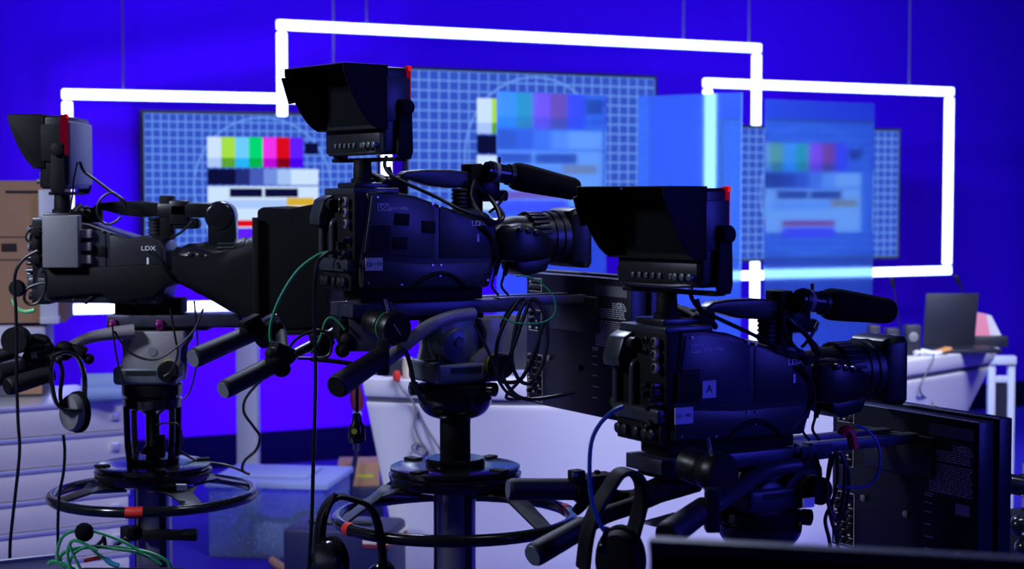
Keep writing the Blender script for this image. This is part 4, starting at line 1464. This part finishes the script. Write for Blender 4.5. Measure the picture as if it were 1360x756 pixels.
k.box(fh1.w(42, 478, 4.75), (.05, .04, .06), Matrix.Rotation(R(25), 3, 'Y')).tube([fh1.w(5, 448, 4.7), A, fh1.w(48, 450, 4.75)], .012, 8)
k.build('zoom_control', 'black', H1, bevel=.003)
MB().box(fh1.w(46, 472, 4.7), (.018, .01, .02)).build('silver_switch', 'silver', H1)
k = MB().ball(fh1.w(85, 466, 4.82), .03).box(fh1.w(100, 466, 4.84), (.06, .05, .035), Matrix.Rotation(R(20), 3, 'Y')).ball(fh1.w(118, 477, 4.84), .016)
k.build('bar_clamp', 'matte', H1, bevel=.004)
# rods under the left camera that carry the prompter
for yy in (-.06, .06):
    z_ = fh1.w(230, 432, 5.05 + yy).z
    MB().cyl((fh1.w(142, 429, 4.99).x, yy, z_), (.36, yy, z_), .0075, n=12).build('rod', 'dsteel', H1)
for px in (148, 210):
    p = fh1.w(px, 432, 4.97)
    MB().cyl((p.x - .006, -.075, p.z), (p.x + .006, -.075, p.z), .012, n=14).boxr(p.x - .006, p.x + .014, -.082, -.05, p.z - .014, p.z + .016).build('rod_clamp', 'magenta', H1, bevel=.002)
MB().lathe([(0, -.125), (.02, -.12), (.03, -.105), (.03, -.08)], (.085, 0, .05), 'y', 20).build('pale_knob', 'lgrey', H1, label='pale round knob')

# --- rails from the plates of the middle and nearest camera to their monitors
def front_rail(g, fr, F, x1, label=None):
    h = F.loc.z - fr.loc.z
    k = MB().boxr(.10, x1, -.065, -.03, h - .020, h + .004)
    k.build('front_rail', 'rail', g, bevel=.002)
    k = MB().boxr(.10, x1, .03, .065, h - .020, h + .004)
    k.build('front_rail', 'rail', g, bevel=.002)
    MB().boxr(x1 - .012, x1 - .001, -.12, .12, h - .10, h - .0).build('rail_end_plate', 'dsteel', g, bevel=.002)


front_rail(H2, fh2, F2, .379)
front_rail(H3, fh3, F3, .439)


# ------------------------------------------------------------------ headsets
def headset(label, band, cups, Y, boom=None, width=.012, bm_='gloss'):
    """band: pixel path of the head band; cups: list of (px, py, radius, turn, material)"""
    p0 = W(*cups[0][:2], Y)
    fr = Fr((p0.x, Y, p0.z))
    g = thing('headset', fr, label, 'headphones', 'headsets hung on the cameras')
    P = [fr.w(x, y, Y + (d if d else 0)) for x, y, d in band]
    P = smoothpts(P, 5)
    rr = []
    m = len(P)
    for i, p in enumerate(P):
        t = (P[min(i + 1, m - 1)] - P[max(i - 1, 0)]).normalized()
        side_ = Vector((.45, -1, 0)).normalized()
        nn = t.cross(side_).normalized()
        sd = nn.cross(t).normalized()
        rr.append([p + sd * (width * 1.5) * a + nn * width * .45 * b2 for a, b2 in ((-1, -.6), (-.7, -1), (.7, -1), (1, -.6), (1, .6), (.7, 1), (-.7, 1), (-1, .6))])
    MB().rings(rr).build('head_band', bm_, g, angle=50)
    for (x, y, r, turn, dy, mm) in cups:
        c = fr.w(x, y, Y + dy)
        q = Matrix.Rotation(R(turn), 3, 'Z')
        k = MB().lathe([(r * .5, -.028), (r * .85, -.024), (r * .95, -.012), (r * .95, .0)], c, 'x', 28, q)
        k.bm.transform(Matrix.Translation(c) @ Matrix.Diagonal((1, 1, 1.35, 1)) @ Matrix.Translation(-c))
        o = k.build('ear_cup', mm, g, angle=50)
        k = MB().lathe([(r * .95, 0), (r * 1.05, .006), (r * 1.06, .02), (r * .85, .028), (r * .5, .026)], c, 'x', 28, q)
        k.bm.transform(Matrix.Translation(c) @ Matrix.Diagonal((1, 1, 1.35, 1)) @ Matrix.Translation(-c))
        k.build('ear_pad', 'cloth', o, angle=50)
    if boom:
        MB().tube([fr.w(x, y, Y - .03) for x, y in boom], .006, 8, smooth=4).ball(fr.w(*boom[-1], Y - .03), .012).build('microphone_boom', 'cable', g)
    return g


headset('headset with pale ear cup hanging from the left camera handle', [(108, 545, -.04), (78, 540, -.06), (68, 505, -.05), (70, 478, 0), (85, 468, .03), (103, 475, .04), (112, 500, .03), (112, 530, .0)],
        [(99, 548, .042, 62, -.02, 'lgrey')], 4.72, [(84, 545), (80, 525), (83, 495), (78, 478)], .012)
headset('black headset hanging on the left edge of the middle ring', [(421, 735, 0), (424, 700, -.02), (431, 676, -.01), (447, 660, .01), (470, 664, .03), (489, 672, .04), (500, 690, .05), (506, 720, .06), (509, 756, .06)],
        [(437, 748, .045, 60, -.03, 'gloss'), (505, 775, .04, 60, .06, 'gloss')], 4.08, [(446, 655), (432, 690), (428, 740)], .015, 'matte')
headset('black headset with a grey band end hanging from the nearest camera handle', [(774, 756, -.03), (780, 710, -.04), (790, 680, -.03), (806, 652, -.01), (824, 628, 0), (845, 632, .03), (853, 655, .04), (846, 690, .05), (832, 740, .05)],
        [(822, 745, .052, 70, .03, 'matte')], 3.45, [(806, 700), (800, 730)], .017, 'matte')
a, b_ = W(801, 655, 3.40), W(823, 632, 3.42)
fr = Fr(a)
k = MB()


# ------------------------------------------------------------------ loose cables
def pc(name, pts, Y, r, m, label, group=None, cat='cable', sm=6):
    P = [W(p[0], p[1], p[2] if len(p) > 2 else Y) for p in pts]
    return wire(name, P, r, m, label, cat, group, sm)


pc('hanging_cable', [(452, 338, 4.15), (436, 336, 4.1), (421, 352), (417, 400), (418, 440), (419, 500), (418, 560), (416, 620), (414, 690), (409, 770)], 4.05, .0048, 'cable', 'long black cable hanging straight down left of the middle camera')
pc('green_cable', [(436, 335), (420, 340), (395, 360), (374, 392), (361, 425), (359, 450), (366, 464), (378, 470)], 4.2, .0042, 'green', 'thin green cable curving from the middle camera rear to its lower grip')
pc('green_cable', [(413, 470), (425, 450), (432, 428), (440, 422), (450, 428), (458, 438)], 4.2, .0035, 'green', 'short green cable arching beside the square rear plate of the middle head')
pc('control_cable', [(380, 470, 4.2), (392, 452), (410, 442), (430, 440), (440, 452), (438, 470), (424, 476), (396, 476)], 4.18, .004, 'cable', 'black cable looped around the middle camera handle bar')
pc('control_cable', [(530, 462, 3.98), (540, 470), (546, 490), (550, 510), (560, 530), (568, 536)], 4.05, .006, 'cable', 'thick black cable bending from the middle drag knob to the bowl')
pc('coiled_cable', [(690, 398), (672, 425), (660, 460), (662, 500), (675, 508), (695, 500), (715, 450), (722, 420), (712, 400), (695, 405), (684, 440), (680, 480), (690, 505), (706, 508), (720, 485), (727, 450), (722, 410), (706, 398), (696, 420), (684, 455), (673, 485), (668, 500), (680, 520), (698, 530), (730, 528), (765, 521)], 4.28, .0052, 'cable', 'black cable hung in long loops beside the middle monitor connectors')
pc('coiled_cable', [(665, 435), (674, 415), (686, 402), (700, 400), (716, 430), (712, 470), (695, 500), (672, 528), (700, 529)], 4.33, .0045, 'cable', 'thinner black loops behind the long cable coil of the middle camera')
pc('head_cable', [(630, 432), (640, 450), (650, 470), (660, 500), (672, 520), (690, 530)], 4.25, .004, 'cable', 'black cable crossing the pale middle head down to the monitor')
pc('green_loop', [(686, 368), (692, 366), (712, 372), (728, 385), (737, 400), (736, 418), (722, 428), (700, 430), (680, 428), (664, 420)], 4.26, .0022, 'green', 'thin green wire loop over the middle monitor corner')
pc('blue_cable', [(828, 540), (812, 548), (795, 566), (785, 590), (783, 630), (786, 665), (794, 690), (802, 705)], 3.35, .0045, 'blue', 'blue cable curving down in front of the nearest camera headset')
ks = [[(1110, 600), (1102, 625), (1098, 655), (1104, 682), (1112, 690), (1120, 660), (1122, 620), (1116, 600)],
      [(1104, 602), (1099, 640), (1102, 680), (1112, 720), (1116, 760)],
      [(1112, 600), (1112, 640), (1106, 665), (1096, 690), (1102, 720), (1106, 760)],
      [(1118, 600), (1127, 630), (1125, 665), (1117, 688), (1108, 686), (1100, 660)]]
for i, q in enumerate(ks):
    pc('looped_cable', q, 3.72 + .03 * i, .0045, 'cable', ('black loop hanging from the nearest rail, closed ring', 'black cable dropping straight at the left of the nearest rail loops', 'black cable crossing in an S below the nearest rail', 'black loop hanging closest to the right monitor connectors')[i], 'cable loops by the right monitor')
pc('blue_wire', [(1136, 565), (1152, 572), (1166, 590), (1168, 620), (1160, 640), (1140, 648), (1112, 646)], 3.76, .003, 'blue', 'thin blue wire looping over the right monitor back')
pc('red_tie', [(1118, 578), (1122, 572), (1130, 576), (1134, 596)], 3.74, .012, 'red', 'red cable tie on the nearest camera rail end', cat='cable tie', sm=4)
pc('hanging_cable', [(50, 333), (34, 342), (22, 358), (19, 380), (21, 410), (22, 450), (22, 500), (24, 560), (26, 600), (20, 660), (14, 715), (13, 742)], 4.6, .0048, 'cable', 'long black cable hanging at the far left before the aluminium cases')
pc('hanging_cable', [(84, 578), (86, 600), (84, 630), (79, 655), (77, 690), (77, 726)], 4.68, .0045, 'cable', 'black cable dropping from the pale ear cup of the left headset')
pc('coiled_cable', [(60, 376), (48, 378), (36, 384), (32, 396), (38, 404), (50, 402), (58, 390), (61, 375), (60, 362)], 4.85, .0045, 'cable', 'small black cable coil at the rear of the left camera')
pc('coiled_cable', [(55, 308), (42, 303), (35, 312), (36, 320), (44, 322)], 4.9, .003, 'cable', 'tiny black cable loop by the grey box of the left camera')
solo(MB(Matrix.Translation(W(23, 383, 4.75))).lathe([(0, -.02), (.02, -.018), (.025, 0), (.02, .018), (0, .02)], (0, 0, 0), 'y', 20), 'cable_clip', 'matte', 'round black cable clip left of the left camera', 'clip')
pc('green_tape', [(17, 397), (22, 408), (32, 414), (46, 412)], 4.75, .006, 'lgreen', 'pale green tape strip on the cable by the left camera', cat='tape', sm=4)
pc('viewfinder_cable', [(106, 215), (112, 228), (128, 240), (148, 255), (164, 266), (166, 275)], 4.95, .0045, 'cable', 'black cable from the left viewfinder down to the camera handle')
pc('coiled_cable', [(165, 272), (158, 262), (148, 256), (136, 262), (129, 275), (132, 290), (142, 298), (154, 294), (160, 288)], 4.94, .004, 'cable', 'round black cable loop on the handle of the left camera')
pc('thin_cable', [(103, 215), (98, 240), (96, 262), (92, 290)], 4.94, .0025, 'cable', 'thin black wire beside the left viewfinder post')
pc('head_cable', [(149, 432), (154, 470), (160, 495), (164, 510)], 4.85, .003, 'cable', 'thin black wire hanging over the left pale pan head, leftmost')
pc('head_cable', [(226, 410), (233, 450), (236, 470), (228, 492), (218, 500)], 4.9, .0035, 'cable', 'black wire hanging over the left pale pan head, rightmost')
pc('head_cable', [(258, 400), (262, 450), (260, 490), (252, 520), (244, 530)], 4.9, .003, 'cable', 'black wire hanging right of the left pale pan head')
pc('head_cable', [(270, 410), (258, 438), (236, 460), (205, 478), (172, 468), (152, 440)], 4.86, .0035, 'cable', 'black wire sagging across the left pale pan head')
pc('floor_drop_cable', [(374, 440, 4.5), (366, 470, 4.6), (352, 500, 5), (340, 512), (326, 530), (324, 548), (336, 566), (345, 580), (340, 598), (325, 612), (322, 625), (332, 630)], 5.1, .0045, 'cable', 'black wavy cable hanging before the pale upright post')
pc('wavy_cable', [(240, 600), (262, 612), (300, 618), (322, 626)], 5.1, .004, 'cable', 'black cable from the left pedestal disc to the wavy cable')
pc('shaft_cable', [(205, 565), (222, 562), (238, 566), (242, 590), (236, 606)], 4.95, .003, 'cable', 'thin black wire looped beside the left pedestal struts')
# power connector hanging below the middle grip
root = thing('power_connector', Fr(W(474, 588, 3.96)), 'black cable plug with a yellow dot hanging below the middle grip', 'plug')
fr = Fr(W(474, 588, 3.96))
MB().tube([fr.w(474, 480, 3.96), fr.w(474, 515, 3.96), fr.w(474, 548, 3.96)], .0045, 10).build('plug_cable', 'cable', root)
MB().lathe([(.006, .072), (.010, .068), (.012, .05), (.019, .04), (.021, .008), (.018, 0), (0, 0)], n=20).build('plug_body', 'gloss', root)
MB().lathe([(.006, -.022), (.007, -.0225)], (-.004, 0, .03), 'y', 16).build('yellow_dot', 'yellow', root)
MB().cyl((-.006, -.002, -.02), (-.006, -.002, .0), .003, n=8).cyl((.006, -.002, -.02), (.006, -.002, .0), .003, n=8).build('pins', 'silver', root)

# ------------------------------------------------------------------ near table at the lower left with the cable bundle
TZ = .70
t0, t1 = WZ(-60, 752, TZ - .0), WZ(236, 752, TZ)
YT = t0.y
fr = Fr((t1.x, YT, 0))
g = thing('side_table', fr, 'white-edged work table at the lower left corner', 'table')
MB().boxr(-1.2, .02, -.8, .0, TZ - .055, TZ - .025).build('table_top', 'wpaint', g, bevel=.004)
for x in (-1.15, -.03):
    for y in (-.76, -.04):
        MB().boxr(x - .02, x + .02, y - .02, y + .02, 0, TZ - .055).build('leg', 'dsteel', g)
ZT = TZ - .025
# flat pale-edged box (lower left)
p0, p1 = WZ(-40, 750, ZT + .03), WZ(72, 738, ZT + .03)
g2 = Fr((p1.x, p1.y, ZT), math.atan2(p1.y - p0.y, p1.x - p0.x))
g = thing('flat_case', g2, 'flat navy case with a bright white rim at the lower left corner', 'case')
MB().boxr(-.8, 0, -.25, 0, 0, .026).build('case_body', 'nblue', g, bevel=.003)
MB().boxr(-.8, 0, -.012, 0.004, .026, .034).build('white_rim', 'wpaint', g, bevel=.001)
yb = YT - .12
pb0 = W(165, 752, yb)
g3 = Fr((pb0.x + .02, yb, ZT))
g = thing('black_tray', g3, 'black tray under the green cable bundle', 'tray')
MB().boxr(-.14, .12, -.12, .06, 0, .012).boxr(-.14, .12, .05, .06, 0, .035).boxr(-.14, -.13, -.12, .06, 0, .03).boxr(.11, .12, -.12, .06, 0, .03).build('tray_body', 'matte', g, bevel=.003)


def gc(pts, r, m, label, dy=0.0, name='bundled_cable'):
    P = [W(x, y, yb + dy) for x, y in pts]
    for p in P:
        p.z = max(p.z, ZT + .016)
    return solo(MB().tube(P, r, 8, smooth=6), name, m, label, 'cable', 'green cables in the bundle')


gc([(80, 752), (76, 735), (82, 715), (95, 706), (108, 705), (125, 706), (150, 714), (172, 724), (190, 736)], .0042, 'green', 'green cable arching highest through the black round clip', -.02)
gc([(85, 756), (80, 740), (95, 730), (130, 727), (165, 728), (200, 735), (222, 746), (228, 758)], .0045, 'green', 'green cable stretching furthest right over the black tray', .0)
gc([(95, 758), (90, 740), (92, 724), (100, 718), (115, 724), (130, 736), (140, 742)], .0042, 'green', 'green cable in a small narrow arch under the black clip', -.03)
gc([(90, 752), (100, 734), (120, 726), (150, 729), (185, 735), (215, 750)], .004, 'green', 'green cable lying just under the longest one', -.01)
gc([(108, 758), (98, 738), (93, 722), (104, 719), (130, 732)], .004, 'green', 'green cable crossing steeply at the left of the bundle', -.04)
gc([(64, 750), (70, 746), (85, 750), (100, 756)], .005, 'green', 'green cable end sticking out left of the bundle', -.02)
gc([(112, 745), (125, 742), (134, 741)], .005, 'red', 'short red cable end in the green bundle', -.01)
gc([(140, 742), (147, 748), (158, 752)], .007, 'cyan', 'short cyan plug in the green bundle', -.03)
gc([(128, 726), (136, 718), (138, 714), (140, 726)], .005, 'cable', 'black cable tip poking above the green bundle', .02)
gc([(150, 728), (160, 720), (166, 716), (172, 724)], .005, 'cable', 'black cable hump behind the green bundle', .03)
solo(MB(Matrix.Translation(W(112, 707, yb - .02))).ball((0, 0, 0), .024, (1, .8, 1)), 'cable_clip', 'foam', 'round black foam clip on top of the green cables', 'clip')

# ------------------------------------------------------------------ monitor close to us at the lower right
zt_ = W(862, 728, 1.9).z
A = WZ(862, 718, zt_)
B_ = WZ(1362, 745, zt_)
d = B_ - A
fr = Fr((A.x, A.y, zt_ - .34), math.atan2(d.y, d.x))
L = d.length
g = thing('near_monitor', fr, 'blurred black monitor top in the lower right foreground', 'monitor')
MB().boxr(0, L + .1, 0, .03, 0, .34).build('screen_panel', 'matte', g, bevel=.003)
MB().boxr(0, L + .1, -.001, .022, .338, .3412).boxr(.0, L + .1, -.003, 0, .326, .3412).build('top_edge', 'lgrey', g, bevel=.001)
MB().boxr(L / 2 - .1, L / 2 + .1, -.05, .12, -.10, -.085).boxr(L / 2 - .02, L / 2 + .02, .02, .045, -.085, .1).build('stand', 'matte', g, bevel=.003)
zz = zt_ - .34 - .10
fr2 = Fr((fr.loc.x, fr.loc.y, 0), fr.rz)
g = thing('control_table', fr2, 'table below the picture carrying the near monitor', 'table')
MB().boxr(-.1, L + .2, -.4, .3, zz - .03, zz).build('table_top', 'dsteel', g, bevel=.003)
for x in (-.07, L + .17):
    for y in (-.37, .27):
        MB().boxr(x - .02, x + .02, y - .02, y + .02, 0, zz - .03).build('leg', 'dsteel', g)

# ------------------------------------------------------------------ part of another camera head at the right edge
p = W(1352, 700, 4.6)
fr = Fr((p.x, 4.6, 0), R(10))
g = thing('camera_stand', fr, 'black camera stand with control grips cut off by the right edge', 'stand')
zs = p.z
MB().lathe([(.03, .05), (.03, zs)], (.12, .05, 0), n=20).lathe([(.25, 0), (.25, .02), (.05, .05)], (.12, .05, 0), n=24).build('column', 'dsteel', g)
MB().boxr(.0, .25, -.05, .12, zs - .11, zs + .03).build('head', 'matte', g, bevel=.01)
MB().cyl((-.05, -.03, zs + .13), (.3, -.03, zs + .06), .028, n=18).boxr(0.05, .12, -.05, .08, zs + .02, zs + .17).build('grip_bar', 'gloss', g, bevel=.004)
MB().cyl((-.02, 0, zs + .135), (.25, 0, zs + .155), .012, n=12).ball((-.01, -.03, zs + .01), .03).ball((-.0, -.04, zs - .05), .028).build('controls', 'gloss', g)
k = MB()
for i in range(8):
    k.ball((-.02 + .03 * random.random(), -.06, zs - .08 + .24 * random.random()), .004)
k.build('screws', 'silver', g)
